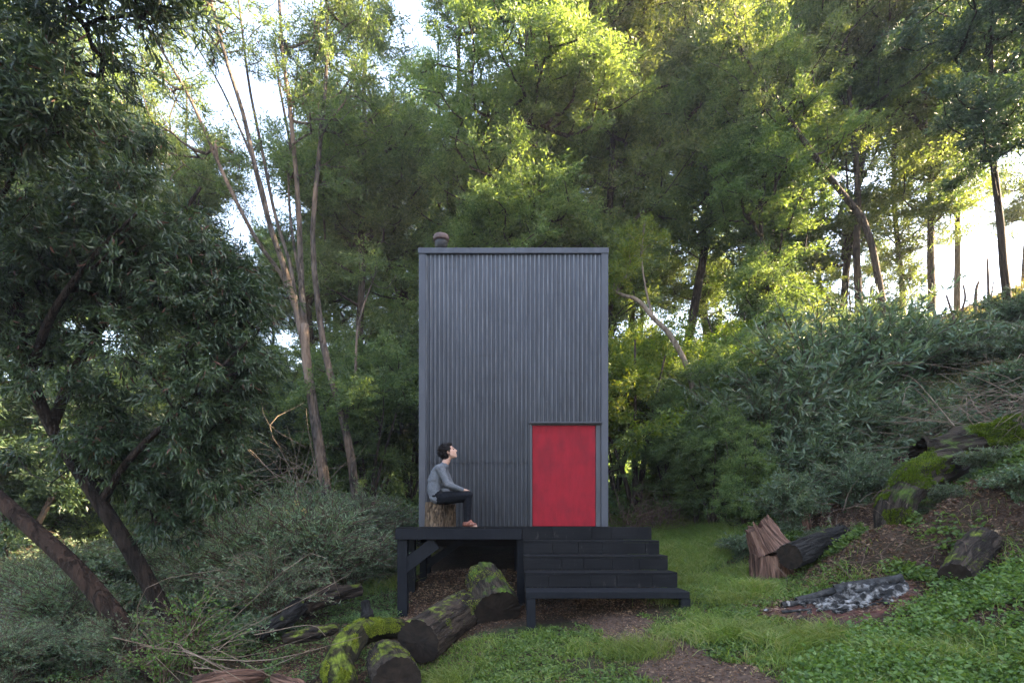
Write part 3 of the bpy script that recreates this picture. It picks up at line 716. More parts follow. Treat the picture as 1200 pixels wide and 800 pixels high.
# leaning mossy stump
pts = [at(1038, 672, 6.45), at(1042, 630, 6.5), at(1052, 588, 6.6), at(1076, 558, 6.85), at(1125, 538, 7.3)]
root = empty('mossy_stump', on(pts[0][0], pts[0][1]), 'leaning tree stump draped in green moss with a dark bare foot above the fire pit', 'stump', RG)
pp = smooth_path(pts, 40); RR = L(np.linspace(0, 1, 40), [0, .15, .4, .6, .8, 1], [.19, .15, .17, .20, .22, .16]); VV = np.empty((40, seg, 3)); tan = norm(np.gradient(pp, axis=0))
for i in range(40):
    s = np.cross(tan[i], [0, 1., 0]); s /= np.linalg.norm(s); u = np.cross(s, tan[i])
    rr = RR[i] * (1 + .6 * fbm(np.cos(A_) * 2.2, np.sin(A_) * 2.2, i * .17, 18, 4)) * (.3 if i == 39 else 1)
    VV[i] = pp[i] + rr[:, None] * (np.cos(A_)[:, None] * s + np.sin(A_)[:, None] * u)
i = np.arange(39)[:, None] * seg; j = np.arange(seg)[None]; k = (j + 1) % seg
q = np.stack([i + j, i + k, i + seg + k, i + seg + j], -1).reshape(-1, 4)
wbase(link('bark', set_bk(mesh_np('bark', VV.reshape(-1, 3), [q], M['log_moss2'], None, True), 40, seg, .2, 1.7), root), root)
M['moss_dark'] = mat_leaf('dark_moss_tufts', [(.03, .055, .006), (.055, .10, .008), (.09, .15, .012), (.14, .20, .02)], .3, .7, .2, clump=4)
tufts(root, VV[9:], rg, 20000, M['moss_dark'], .026, .06, 5, -.3, 3.2)
# big fallen trunk above it, partly moss, hollow below
p0, p1 = at(1075, 535, 8.0), at(1230, 505, 7.9)
root = empty('fallen_tree', on(p0[0], p0[1]), 'thick mossy fallen trunk lying across the top of the bank over a dark hollow', 'trunk', RG)
o, Vv = log_part('bark', root, p0, p1, .22, .28, M['log_moss2'], 91, amp=.4, ridges=.2, cuts=(False, False))
tufts(root, Vv, rg, 20000, M['moss_dark'], .045, -.15, 7, -.2, 2.0)
# cut log at lower right with roots
p0, p1 = onpx(1119, 5.3, .12), onpx(1152, 5.85, .12)
root = empty('cut_log', on(p0[0], p0[1]), 'short cut log with round black end, to the right of the fire pit', 'log', RG)
o, Vv = log_part('bark', root, p0, p1, .145, .17, M['log_moss'], 95, ridges=.10); tufts(root, Vv, rg, 1200, M['moss_dark'], .014, .2, 9, .1)
x, y = at(1160, 0, 5.9).x, 5.9; g = float(hgt(x, y))
root = empty('small_stump', on(x, y), 'small pale broken stump behind the short cut log', 'stump', RG)
log_part('stump_wood', root, (x, y, g - .05), (x + .03, y, g + .14), .07, .06, M['wood_stump'], 97, splits=2, cuts=(False, True), cutmat='cut_pale', jag=.05, nl=16)
x, y = at(945, 0, 8.6).x, 8.6; g = float(hgt(x, y))
root = empty('small_stump', on(x, y), 'small orange brown stump half hidden in the bush above the black log', 'stump', RG)
log_part('stump_wood', root, (x, y, g - .05), (x - .05, y, g + .30), .10, .09, M['wood_split'], 98, splits=2, cuts=(False, True), cutmat='cut_pale', jag=.05, nl=16)

# dead wood at the lower left
DG = 'rotting wood on the lower left slope'
def rotten(label, pts, rads, seed, mat='log_moss', name='rotten_log'):
    pts = [Vector(p) for p in pts]; root = empty(name, on(pts[0].x, pts[0].y), label, 'log', DG); pp = smooth_path(pts, 24); VV = np.empty((24, 32, 3)); tan = norm(np.gradient(pp, axis=0)); A2 = np.arange(32) * 2 * math.pi / 32
    for i in range(24):
        s = np.cross(tan[i], [0, 0, 1.]); s /= np.linalg.norm(s); u = np.cross(s, tan[i]); r_ = np.interp(i / 23, np.linspace(0, 1, len(rads)), rads)
        rr = r_ * (1 + .5 * fbm(np.cos(A2) * 2, np.sin(A2) * 2, i * .22, seed, 4)) * (.25 if i in (0, 23) else 1)
        VV[i] = pp[i] + rr[:, None] * (np.cos(A2)[:, None] * s + np.sin(A2)[:, None] * u)
    i = np.arange(23)[:, None] * 32; j = np.arange(32)[None]; k = (j + 1) % 32
    q = np.stack([i + j, i + k, i + 32 + k, i + 32 + j], -1).reshape(-1, 4)
    wbase(link('bark', set_bk(mesh_np('bark', VV.reshape(-1, 3), [q], M[mat], None, True), 24, 32, .12, 1.0), root), root)
rotten('dark rotten branch leaning among silvery shrubs, left of the deck', [at(300, 745, 6.6), at(330, 728, 6.9), at(356, 706, 7.2)], [.07, .11, .10], 121, 'log_black')
rotten('brown rotten log half buried by the silvery shrubs, behind the mossy curved log', [at(352, 712, 7.2), at(385, 697, 7.6), at(425, 690, 8.0)], [.12, .14, .09], 123, 'log_moss')
rotten('reddish log at the bottom edge below the climbing brambles', [at(225, 803, 5.2), at(262, 796, 5.3), at(312, 792, 5.5)], [.08, .09, .07], 127, 'wood_split')
rotten('thin split log with a pale edge at the bottom edge, left of the mossy log', [at(318, 793, 5.1), at(345, 803, 5.0), at(372, 815, 4.9)], [.05, .07, .05], 131, 'wood_split')
rotten('small dark broken stump behind the top end of the mossy curved log', [at(424, 738, 6.7), at(430, 722, 6.7), at(428, 702, 6.75)], [.10, .08, .05], 137, 'log_black')
rotten('crumbling reddish log lying on the bare soil, left of the mossy curved log', [at(330, 748, 6.3), at(368, 742, 6.4), at(396, 735, 6.6)], [.06, .09, .06], 139, 'log_moss')

# ================================================================= fire pit
fp = at(985, 722, 5.55); FPX, FPY = fp.x, fp.y
root = empty('fire_pit', on(FPX, FPY), 'burnt out fire pit with grey ash and charred sticks on the bare soil', 'fire pit')
def mound(name, cx, cy, rx, ry, h, mat, seed, n=70, rough=.5):
    u = np.linspace(-1, 1, n); U, W = np.meshgrid(u, u); d = np.sqrt(U * U + W * W); n_ = fbm(U * 3, W * 3, 0, seed, 5)
    edge = np.clip(1 - d * (1 + .35 * fbm(U * 2, W * 2, 0, seed + 4, 3)), -.2, 1)
    x = cx + U * rx; y = cy + W * ry; z = hgt(x, y) + h * np.clip(edge, 0, 1) ** .6 * (1 + rough * n_) + np.where(edge > 0, .008, -.03)
    I = np.arange(n - 1)[:, None] * n + np.arange(n - 1)[None]; q = np.stack([I, I + 1, I + n + 1, I + n], -1).reshape(-1, 4)
    keep = edge.ravel()[q].max(1) > -.05
    return wbase(link(name, mesh_np(name, np.stack([x, y, z], -1).reshape(-1, 3), [q[keep]], mat, None, True), root), root)
mound('burnt_soil', FPX, FPY - .05, .80, .42, .010, M['soil_red'], 201, rough=.8)
mound('ash', FPX + .22, FPY + .05, .44, .24, .10, M['ash'], 203, rough=2.2)
for k, (dx, dy, dz, ang, ln, r) in enumerate(((.05, .30, .06, .10, .75, .045), (.40, .16, .12, -.30, .62, .06), (-.25, .22, .07, .12, .55, .028), (.1, -.05, .06, .5, .4, .022), (.35, .05, .11, -.5, .45, .03), (-.45, .02, .04, -.1, .3, .016), (.5, -.02, .06, .2, .3, .02))):
    c = Vector((FPX + dx, FPY + dy, 0)); v = Vector((math.cos(ang), math.sin(ang), 0)) * ln / 2
    a, b = c - v, c + v; a.z = float(hgt(a.x, a.y)) + dz; b.z = float(hgt(b.x, b.y)) + dz * .5; a.z -= dz * .3
    log_part('charred_branch', root, a, b, r, r * .8, M['charcoal'], 210 + k, amp=.5, ridges=.35, seg=16, nl=20, cuts=(False, False))
mb = MB(); rr = np.random.default_rng(5)
for k in range(130):
    x, y = FPX + .1 + rr.normal() * .32, FPY + rr.normal() * .16; r = rr.uniform(.006, .03)
    bm = bmesh.new(); bmesh.ops.create_icosphere(bm, subdivisions=1, radius=r)
    for v in bm.verts: v.co = Vector((v.co.x * rr.uniform(.7, 1.5), v.co.y * rr.uniform(.7, 1.4), v.co.z * rr.uniform(.5, 1))) + Vector((x, y, float(hgt(x, y)) + .045))
    mb.bm(bm)
tag(wbase(mb.build('embers', M['ash'], root), root), kind='stuff')
x, y = at(923, 706, 5.75).x, 5.75
bm = bmesh.new(); bmesh.ops.create_icosphere(bm, subdivisions=3, radius=.032)
for v in bm.verts: v.co = v.co * (1 + .3 * float(fbm(v.co.x * 20, v.co.y * 20, v.co.z * 20, 3))); v.co.z *= 1.2
mb = MB(); mb.bm(bm); o = mb.build('stone', M['stone_pale'], None, True); o.location = on(x, y, .04); tag(o, 'small pale stone at the left rim of the fire pit', 'stone')

# ================================================================= person
def blob(bm, segs):
    """segs: list of (p0, p1, r0, r1) filled with overlapping spheres"""
    for p0, p1, r0, r1 in segs:
        p0, p1 = Vector(p0), Vector(p1); ln = (p1 - p0).length; n = max(2, int(ln / (min(r0, r1) * .22)) + 1)
        for i in range(n):
            t = i / (n - 1); r = r0 + (r1 - r0) * t
            m = bmesh.ops.create_icosphere(bm, subdivisions=2, radius=r)
            bmesh.ops.translate(bm, verts=m['verts'], vec=p0.lerp(p1, t))
def ellip(bm, c, r, rot=0.0, sub=3):
    m = bmesh.ops.create_icosphere(bm, subdivisions=sub, radius=1)
    ca, sa = math.cos(rot), math.sin(rot)
    for v in m['verts']:
        x, y, z = v.co.x * r[0], v.co.y * r[1], v.co.z * r[2]
        v.co = Vector((c[0] + x * ca + z * sa, c[1] + y, c[2] - x * sa + z * ca))
def ellip_h(bm, c, r, rot=0.0, sub=3): ellip(bm, c, tuple(v * 1.12 for v in r), rot, sub)
def remesh(bm, name, mat, vox, sm=2, parent=None, disp=None):
    me = bpy.data.meshes.new(name); bm.to_mesh(me); bm.free(); o = bpy.data.objects.new('tmp', me); COL.objects.link(o)
    r = o.modifiers.new('r', 'REMESH'); r.mode = 'VOXEL'; r.voxel_size = vox
    s = o.modifiers.new('s', 'SMOOTH'); s.factor = .5; s.iterations = sm
    dg = bpy.context.evaluated_depsgraph_get(); dg.update(); me2 = bpy.data.meshes.new_from_object(o.evaluated_get(dg)); bpy.data.objects.remove(o)
    if disp is not None:
        n = len(me2.vertices); co = np.empty(n * 3); me2.vertices.foreach_get('co', co); co = co.reshape(-1, 3); no = np.array([v.normal for v in me2.vertices])
        co = co + no * disp(co)[:, None]; me2.vertices.foreach_set('co', co.ravel())
    me2.name = name; me2.materials.clear(); me2.materials.append(mat); me2.polygons.foreach_set('use_smooth', np.ones(len(me2.polygons), bool)); me2.update()
    return link(name, me2, parent)
PY = 8.30; PS = F / PY                       # px per metre at the man
PX0, PZ0 = at(510, 617, PY).x, .0
man = empty('person', (PX0, PY, 0), 'person in grey sweater and black trousers seated on the stump, looking up', 'person')
def q_(px, py, dy=0.0): return ((px - CX) / PS - PX0, dy, (HY - py) / PS)
hipL, hipR = q_(515.5, 583.5, -.085), q_(515.5, 583.5, .085)
kneeL, kneeR = q_(549.5, 580.5, -.12), q_(546, 582.0, .14)
ankL, ankR = q_(549.5, 612, -.12), q_(545.5, 612, .13)
toeL, toeR = q_(558, 616.2, -.13), q_(554, 616.2, .16)
spine = [q_(513.5, 580), q_(511, 571), q_(511.5, 561), q_(516, 551)]
neck0, neck1 = q_(520.5, 546), q_(524.5, 537)
shL, shR = q_(517.5, 550, -.175), q_(518.5, 550.5, .175)
elL, elR = q_(527, 569, -.22), q_(528, 570, .21)
wrL, wrR = q_(543.5, 574.5, -.13), q_(545, 574.8, .05)
HC = Vector(q_(525.6, 529.6)); TILT = -.42; HS = 1.12       # head centre, pitched up
def hp(x, y, z):   # head space: x forward, z up -> tilted back
    x, y, z = x * HS, y * HS, z * HS; a = -TILT; return (HC.x + x * math.cos(a) - z * math.sin(a), y, HC.z + x * math.sin(a) + z * math.cos(a))
bm = bmesh.new()
# torso core, limbs
blob(bm, [(spine[0], spine[1], .085, .08), (spine[1], spine[2], .08, .08), (spine[2], spine[3], .08, .075)])
for s in (-1, 1): blob(bm, [((spine[3][0], s * .07, spine[3][2]), (spine[1][0], s * .06, spine[1][2]), .075, .07)])
blob(bm, [(spine[3], neck0, .07, .060), (neck0, neck1, .060, .058)])
for sh, el, wr, s in ((shL, elL, wrL, -1), (shR, elR, wrR, 1)):
    blob(bm, [((spine[3][0], s * .09, spine[3][2] + .01), sh, .06, .055), (sh, el, .052, .042), (el, wr, .040, .026)])
    w = Vector(wr); fd = Vector((.9, .35 * -s, -.28)).normalized(); palm = w + fd * .055
    blob(bm, [(w, palm, .026, .030)])
    side = Vector((0, 1, 0)); side = (side - fd * side.dot(fd)).normalized(); dn = fd.cross(side); dn = dn if dn.z < 0 else -dn
    for i, ln in enumerate((.062, .070, .066, .052)):
        b0 = palm + side * (i - 1.5) * .018 + fd * .018; m_ = b0 + fd * ln * .45 + dn * .008; e_ = m_ + fd * ln * .3 + dn * ln * .42
        blob(bm, [(b0, m_, .0088, .0085), (m_, e_, .0085, .0072)])
    t0 = w + fd * .02 + side * s * -.024; t1 = t0 + side * s * -.03 + fd * .022; t2 = t1 + fd * .028 + dn * .006
    blob(bm, [(t0, t1, .0125, .0105), (t1, t2, .0105, .0085)])
for h, k_, a_, t_ in ((hipL, kneeL, ankL, toeL), (hipR, kneeR, ankR, toeR)):
    blob(bm, [(h, k_, .085, .058), (k_, a_, .052, .038), (a_, t_, .036, .028)])
# head
ellip_h(bm, hp(-.012, 0, .028), (.098, .077, .092), -(-TILT) )
ellip_h(bm, hp(.022, 0, -.030), (.072, .064, .080), TILT)
ellip_h(bm, hp(.055, 0, -.088), (.034, .036, .026), TILT)           # chin
blob(bm, [(hp(.02, -.050, -.055), hp(.05, -.02, -.085), .022, .022), (hp(.02, .050, -.055), hp(.05, .02, -.085), .022, .022)])
blob(bm, [(hp(.086, 0, .012), hp(.108, 0, -.028), .012, .015), (hp(.100, -.012, -.031), hp(.100, .012, -.031), .011, .011)])   # nose
blob(bm, [(hp(.080, -.030, .022), hp(.080, .030, .022), .016, .016)])   # brow
blob(bm, [(hp(.088, -.020, -.056), hp(.088, .020, -.056), .0085, .0085), (hp(.085, -.016, -.068), hp(.085, .016, -.068), .009, .009)])   # lips
for s in (-1, 1):
    ellip_h(bm, hp(-.005, s * .078, -.012), (.017, .010, .030), TILT)
    ellip_h(bm, hp(.060, s * .042, -.020), (.022, .018, .018), TILT)
body = remesh(bm, 'body', M['skin'], .006, 3, man)
bm = bmesh.new()
for s in (-1, 1): ellip_h(bm, hp(.083, s * .031, .004), (.009, .012, .007), TILT, 2)
me = bpy.data.meshes.new('eyes'); bm.to_mesh(me); bm.free(); me.materials.append(M['eye']); link('eyes', me, man)
bm = bmesh.new()      # eyebrows belong to the hair
for s in (-1, 1): blob(bm, [(hp(.092, s * .014, .028), hp(.080, s * .050, .030), .0065, .005)])
ellip_h(bm, hp(-.030, 0, .042), (.105, .092, .098), TILT); ellip_h(bm, hp(-.058, 0, -.005), (.075, .086, .085), TILT)
ellip_h(bm, hp(.030, 0, .088), (.068, .070, .040), TILT); ellip_h(bm, hp(-.055, 0, -.055), (.055, .068, .045), TILT)
blob(bm, [(hp(.070, -.030, .078), hp(.070, .035, .085), .022, .026)])
for s in (-1, 1): blob(bm, [(hp(.012, s * .074, .035), hp(.008, s * .076, -.002), .014, .007)])
remesh(bm, 'hair', M['hair'], .006, 2, man, lambda c: .006 * fbm(c[:, 0] * 45, c[:, 1] * 45, c[:, 2] * 30, 2, 3) + .004 * fbm(c[:, 0] * 120, c[:, 1] * 120, c[:, 2] * 60, 4, 2))
bm = bmesh.new()      # sweater
S_ = [q_(512.5, 583), q_(509.5, 574), q_(510.5, 563), q_(516, 552)]
for s in (-1, 0, 1):
    blob(bm, [((S_[0][0], s * .085, S_[0][2]), (S_[1][0], s * .08, S_[1][2]), .108, .110), ((S_[1][0], s * .08, S_[1][2]), (S_[2][0], s * .075, S_[2][2]), .110, .112), ((S_[2][0], s * .075, S_[2][2]), (S_[3][0] - .005, s * .085, S_[3][2]), .116, .106)])
blob(bm, [(S_[3], neck0, .10, .078), (q_(518, 578), q_(524, 577), .09, .06), (q_(516, 552), q_(520, 566), .10, .09)])
for sh, el, wr, s in ((shL, elL, wrL, -1), (shR, elR, wrR, 1)):
    w = Vector(wr); e = Vector(el); w2 = e.lerp(w, .93)
    blob(bm, [((spine[3][0], s * .09, spine[3][2] + .005), sh, .082, .074), (sh, el, .070, .055), (el, w2, .055, .037)])
def folds(c): return 0.010 * fbm(c[:, 0] * 9, c[:, 1] * 7, c[:, 2] * 22 + c[:, 0] * 10, 6, 3) + .0025 * fbm(c[:, 0] * 40, c[:, 1] * 40, c[:, 2] * 40, 8, 2)
remesh(bm, 'sweater', M['knit'], .008, 3, man, folds)
bm = bmesh.new()      # trousers
for h, k_, a_ in ((hipL, kneeL, ankL), (hipR, kneeR, ankR)):
    a2 = Vector(k_).lerp(Vector(a_), .93); blob(bm, [(h, k_, .106, .074), (k_, a2, .064, .044)])
blob(bm, [(q_(513, 581, -.08), q_(513, 581, .08), .118, .118)])
remesh(bm, 'trousers', M['trousers'], .008, 3, man, lambda c: .004 * fbm(c[:, 0] * 14, c[:, 1] * 10, c[:, 2] * 18, 12, 3))
hg = R_h = np.random.default_rng(8); n_ = 2600; th = hg.normal(size=(n_, 3)); th /= np.linalg.norm(th, axis=1, keepdims=True); pc = np.array([hp(-.033 + .102 * q[0], .090 * q[1], .032 + .098 * q[2]) for q in th if not (q[0] > .55 and q[2] < .55) and q[2] > -.85])
cc = np.array(hp(-.035, 0, .035)); dd = norm(norm(pc - cc) * .5 + hg.normal(size=pc.shape) * .5 + np.array([-.25, 0, -.35]))
link('hair_strands', leaf_mesh('hair_strands', pc, dd, np.full(len(pc), .024) * hg.uniform(.5, 1.4, len(pc)), np.full(len(pc), .006), hg, M['hair'], 'strip'), man)
for a_, t_, s in ((ankL, toeL, -1), (ankR, toeR, 1)):
    bm = bmesh.new(); a_, t_ = Vector(a_), Vector(t_)
    blob(bm, [((a_.x - .02, a_.y, .045), (a_.x + .02, a_.y, .075), .042, .046), ((a_.x - .03, a_.y, .035), (t_.x - .01, t_.y, .032), .034, .030), ((a_.x + .05, a_.y, .045), (t_.x - .04, t_.y, .038), .036, .034)])
    for v in bm.verts: v.co.z = max(v.co.z, .003)
    remesh(bm, 'shoe', M['shoe'], .006, 2, man)
# ================================================================= trees
R = np.random.default_rng
def tree_root(name, loc, label, cat='tree', group=None): return empty(name, loc, label, cat, group)
def bent_trunk(rng, H_, r0, lean=(0, 0), wob=.25, n=16, r1=.03):
    z = np.linspace(-.3, H_, n); t = np.clip(z / H_, 0, 1)
    x = lean[0] * t + wob * np.array([float(fbm(a * 2.1, 0, 0, int(r0 * 1e4) + 1)) for a in t]) * t ** .5
    y = lean[1] * t + wob * np.array([float(fbm(a * 2.1, 5, 0, int(r0 * 1e4) + 2)) for a in t]) * t ** .5
    r = r0 + (r1 - r0) * t ** .8; r[0] *= 1.3
    return np.stack([x, y, z], 1), r

def proto_tall(seed, H_, c0, w, K, nleaf, lm, mb_='bark_far', gap=.72, r0=.17, lL=.125, lW=.034, flat=.4, Rr=.62, kind='rhomb', lay=7):
    """a tall tree: crown in uneven tiers"""
    g = R(seed); root = empty('tree', (0, 0, 0), 'x', 'tree'); tr = bent_trunk(g, H_ * .97, r0, g.normal(size=2) * .6, .7)
    ells = []
    for i in range(lay):
        z = c0 + (H_ - c0) * (i + .4) / lay; f = math.sin(min(1, (i + 1.2) / (lay * .62)) * math.pi / 2) * (1 - .62 * max(0, (i / lay - .45)) / .55)
        for k in range(2 + (i % 2)):
            a = g.uniform(0, 6.28); rr = w * f * g.uniform(.15, .62)
            ells.append((math.cos(a) * rr, math.sin(a) * rr, z + g.normal() * .5, w * f * g.uniform(.5, .8), w * f * g.uniform(.5, .8), (H_ - c0) / lay * g.uniform(.35, .6)))
    pts = ell_points(g, ells, K, .5, gap, seed, .45)
    make_tree('tree', g, [tr], pts, nleaf, lL, lW, M[mb_], lm, root, Rr, kind, flat, .25, 9, r_tip=.012, wob=.1, skip=.3)
    return root
lf, lm_, ld_, lgold = M['leaf_feather'], M['leaf_mid'], M['leaf_dark'], M['leaf_gold']
T = {}
T['fa'] = proto_tall(1, 19, 5.0, 3.3, 430, 300, lf)
T['fb'] = proto_tall(2, 18, 3.5, 3.0, 400, 300, lf, gap=.68)
T['fc'] = proto_tall(3, 17, 6.0, 3.4, 400, 290, lm_, gap=.72, lL=.135, lW=.036)
T['ma'] = proto_tall(4, 16, 4.0, 2.6, 340, 290, lm_, gap=.7, lL=.135, lW=.036)
T['sp'] = proto_tall(5, 15, 3.0, 2.3, 210, 330, lf, gap=.8, r0=.11, Rr=.62, lay=9, lL=.12, lW=.032)      # slender, open
T['sq'] = proto_tall(6, 15, 3.6, 2.4, 220, 320, lm_, gap=.8, r0=.12, Rr=.6, lay=9, lL=.12, lW=.034)
T['dk'] = proto_tall(7, 13, 2.9, 3.1, 270, 330, ld_, mb_='bark_dark', gap=.75, r0=.11, lL=.14, lW=.034)
def proto_bush(seed, H_, w, K, nleaf, lm, lL=.10, lW=.032, Rr=.5, name='bush', mb_='bark_far', flat=.7, kind='rhomb', nst=5):
    g = R(seed); root = empty(name, (0, 0, 0), 'x', 'bush'); trs = []
    for k in range(nst):
        a = k / nst * 6.28 + g.uniform(0, .8); h = H_ * g.uniform(.6, .85); l = w * g.uniform(.25, .6)
        p = smooth_path([(0, 0, -.2), (math.cos(a) * l * .3, math.sin(a) * l * .3, h * .4), (math.cos(a) * l, math.sin(a) * l, h)], 8); trs.append((p, np.linspace(.05, .015, 8) * H_ / 4))
    ells = [(g.normal() * w * .3, g.normal() * w * .3, H_ * g.uniform(.3, .75), w * g.uniform(.45, .7), w * g.uniform(.45, .7), H_ * g.uniform(.2, .34)) for _ in range(7)]
    pts = ell_points(g, ells, K, .45, .8, seed, .8); pts[:, 2] = np.abs(pts[:, 2]) + .1
    make_tree(name, g, trs, pts, nleaf, lL, lW, M[mb_], lm, root, Rr, kind, flat, .2, 7, r_tip=.006, skip=.2)
    return root
T['bg'] = proto_bush(11, 5.0, 2.1, 170, 330, lgold)
T['bm'] = proto_bush(12, 5.0, 2.3, 180, 330, lm_)
T['bd'] = proto_bush(13, 4.5, 2.4, 160, 330, M['leaf_dark'])
T['bf'] = proto_bush(14, 6.0, 2.3, 190, 330, lf)
used = set()
def put(kind, px, Yd, sc, rz, label, cat='tree', group=None, name=None, dz=0.0, sx=1.0):
    p = onpx(px, Yd, dz); o = T[kind]; g = (group or ('bushes below the trees' if cat == 'bush' else 'trees round the clearing'))
    if kind not in used:
        used.add(kind); o.location = p; o.rotation_euler = (0, 0, rz); o.scale = (sc * sx, sc * sx, sc); c = o
    else: c = copy_thing(o, p, rz, (sc * sx, sc * sx, sc), label)
    tag(c, label, cat, g)
    if name: c.name = name
    return c
# --- the wood behind the cabin
TG = 'tall trees behind the cabin'
put('fa', 610, 15.2, 1.00, .3, 'tall feathery tree rising straight above the cabin roof', group=TG, name='feathery_tree')
put('fb', 700, 17.0, 1.15, 1.9, 'tall tree with sunlit yellow green right side, above the right half of the roof', group=TG, name='feathery_tree')
put('fa', 545, 17.5, 1.02, 2.2, 'feathery tree with dense blue green crown, above the chimney cap', group=TG, name='feathery_tree')
put('fb', 640, 22.0, 1.3, 4.0, 'tallest tree far behind the middle of the roof', group=TG, name='feathery_tree')
put('fc', 788, 19.5, 1.30, .9, 'dark brown green tree standing right of the roof', group=TG, name='feathery_tree')
put('fc', 492, 21.5, 1.02, 3.4, 'dark limbed tree left of the cabin, just below the gap of open sky', group=TG, name='feathery_tree')
put('fb', 835, 24.0, 1.25, 5.2, 'hanging dark crowned tree behind the brown green tree right of the roof', group=TG, name='feathery_tree')
put('fb', 872, 20.5, 1.2, 2.6, 'full crowned tree at the left border of the bright glow', group=TG, name='broad_tree')
put('fa', 745, 24.0, 1.25, 5.6, 'pale tree far behind the sunlit tree', group=TG, name='feathery_tree')
# --- left
LT = 'trees behind the left slope'
put('ma', 425, 17.0, 1.08, 1.0, 'reddish tipped tree between the slender stems and the cabin', group=LT, name='broad_tree')
put('fc', 392, 20.0, .95, 5.0, 'tree with straight dark ivy covered trunk behind the slender stems', group=LT, name='feathery_tree')
put('fb', 205, 19.0, .92, 2.9, 'pale green tree seen through the stems at upper left', group=LT, name='feathery_tree')
put('ma', 110, 17.0, 1.0, 4.4, 'bright green tree peeping out behind the glossy dark tree', group=LT, name='broad_tree')
put('fa', 40, 20.0, 1.1, 1.3, 'tree at the left edge behind the glossy dark tree', group=LT, name='feathery_tree')
put('fa', 320, 25.0, .62, .1, 'low distant tree under the white sky between the slender stems', group=LT, name='feathery_tree')
# --- right, against the light
RT = 'slender trees against the bright sky'
put('sp', 915, 19.0, 1.25, .5, 'slender backlit tree nearest the dark crowns, in the middle of the glow', group=RT, name='slender_tree')
put('sp', 985, 18.0, 1.25, 2.4, 'slender backlit tree with a straight thin trunk above the willow bushes', group=RT, name='slender_tree')
put('sq', 1018, 16.5, 1.12, 1.2, 'thick trunked backlit tree, left of the bare forked sticks', group=RT, name='slender_tree')
put('sp', 1092, 17.0, 1.15, 4.1, 'leafy tree standing just left of the dark wall on the ridge', group=RT, name='slender_tree')
put('sq', 955, 20.0, 1.05, 3.6, 'short leafy tree in the brightest part of the glow', group=RT, name='slender_tree')
put('sp', 1060, 19.5, 1.1, .2, 'yellow green tree with low leaves, left of the ridge', group=RT, name='slender_tree')
put('sq', 1130, 21.0, 1.15, 2.2, 'tree far behind the ridge wall, between two dark trunks', group=RT, name='slender_tree')
put('sp', 900, 15.5, .95, 4.4, 'small leafy tree rising from the willow bushes at the left of the glow', group=RT, name='slender_tree')
put('dk', 1182, 13.6, 1.02, .8, 'dark crowned tree on the ridge at the right edge, its bare trunk against the sky', group=RT, name='dark_tree', sx=.9)
put('sp', 1200, 18.5, 1.0, 3.0, 'yellow leaved tree behind the dark tree on the ridge', group=RT, name='slender_tree')
# --- far rows
FG = 'far trees closing the wood'
k = 0; g = R(77)
for px in (20, 90, 160, 220, 400, 455, 520, 580, 645, 700, 760):
    kd = ('fb', 'fa', 'ma', 'fc')[k % 4]; k += 1
    put(kd, px, 27 + g.uniform(-1, 3), (.98 if px not in (220, 400, 455) else .88) + g.uniform(-.06, .1), g.uniform(0, 6), 'far tree in the last row of the wood, mostly behind nearer crowns', group=FG, name='far_tree')
for px in (250, 300, 350, 910, 960, 1010, 1060):
    put('bf', px, 26 + g.uniform(-2, 2), g.uniform(.8, 1.1) if px < 800 else .6, g.uniform(0, 6), 'low hazy green tree on the far edge of the wood under the open sky', group='low trees on the far edge', name='low_tree')
# --- understorey
UG = 'bushes below the trees'
put('bg', 745, 13.3, 1.18, .2, 'sunlit yellow green bush against the right side of the cabin', 'bush', UG, 'sunlit_bush')
put('bg', 775, 14.6, 1.05, 2.2, 'second yellow green bush, behind the one at the cabin side', 'bush', UG, 'sunlit_bush')
put('bf', 935, 17.0, .85, 1.1, 'feathery bush in the glow, under the leaning trunk', 'bush', UG, 'feathery_bush')
put('bf', 1005, 18.5, .85, 2.1, 'feathery bush below the thick backlit tree', 'bush', UG, 'feathery_bush')
put('bg', 870, 16.5, 1.2, 5.1, 'golden bush at the foot of the glow', 'bush', UG, 'sunlit_bush')
put('bg', 830, 15.5, .95, 4.2, 'yellow green bush behind the arching bare branch', 'bush', UG, 'sunlit_bush')
put('bm', 432, 14.8, 1.02, .9, 'round leafy tree top between the two brown trunks and the cabin', 'bush', UG, 'round_bush')
put('bf', 395, 18.0, .95, 1.7, 'green bush filling the gap behind the brown trunks', 'bush', UG, 'round_bush')
put('bm', 480, 18.0, 1.15, 3.9, 'dark bush at the left corner of the cabin', 'bush', UG, 'round_bush')
put('bf', 330, 15.5, .90, 3.5, 'green feathery bush behind the pile of dry cane', 'bush', UG, 'feathery_bush')
put('bd', 262, 13.8, .95, 2.0, 'dark bush left of the pile of dry cane', 'bush', UG, 'dark_bush')
put('bm', 185, 14.5, .95, 5.0, 'mid green bush seen between the two leaning dark trunks', 'bush', UG, 'round_bush')
put('bd', 15, 10.8, 1.15, 2.2, 'dark bush at the left edge behind the leaning trunks', 'bush', UG, 'dark_bush')
put('bf', 60, 12.5, .9, 4.0, 'leafy bush under the left leaning trunk at the picture edge', 'bush', UG, 'feathery_bush')
put('bd', 120, 16.0, 1.3, .3, 'dark bush deep in shade behind the glossy tree', 'bush', UG, 'dark_bush')
put('bd', 445, 20.0, 1.2, 4.8, 'dark thicket bush between the far trunks left of the cabin', 'bush', UG, 'dark_bush')
put('bd', 350, 20.0, 1.4, 4.8, 'dark thicket bush behind the slender stems', 'bush', UG, 'dark_bush')
put('bm', 545, 17.0, 1.15, 5.6, 'bush hidden mostly behind the cabin, showing over the roof near the chimney cap', 'bush', UG, 'round_bush')
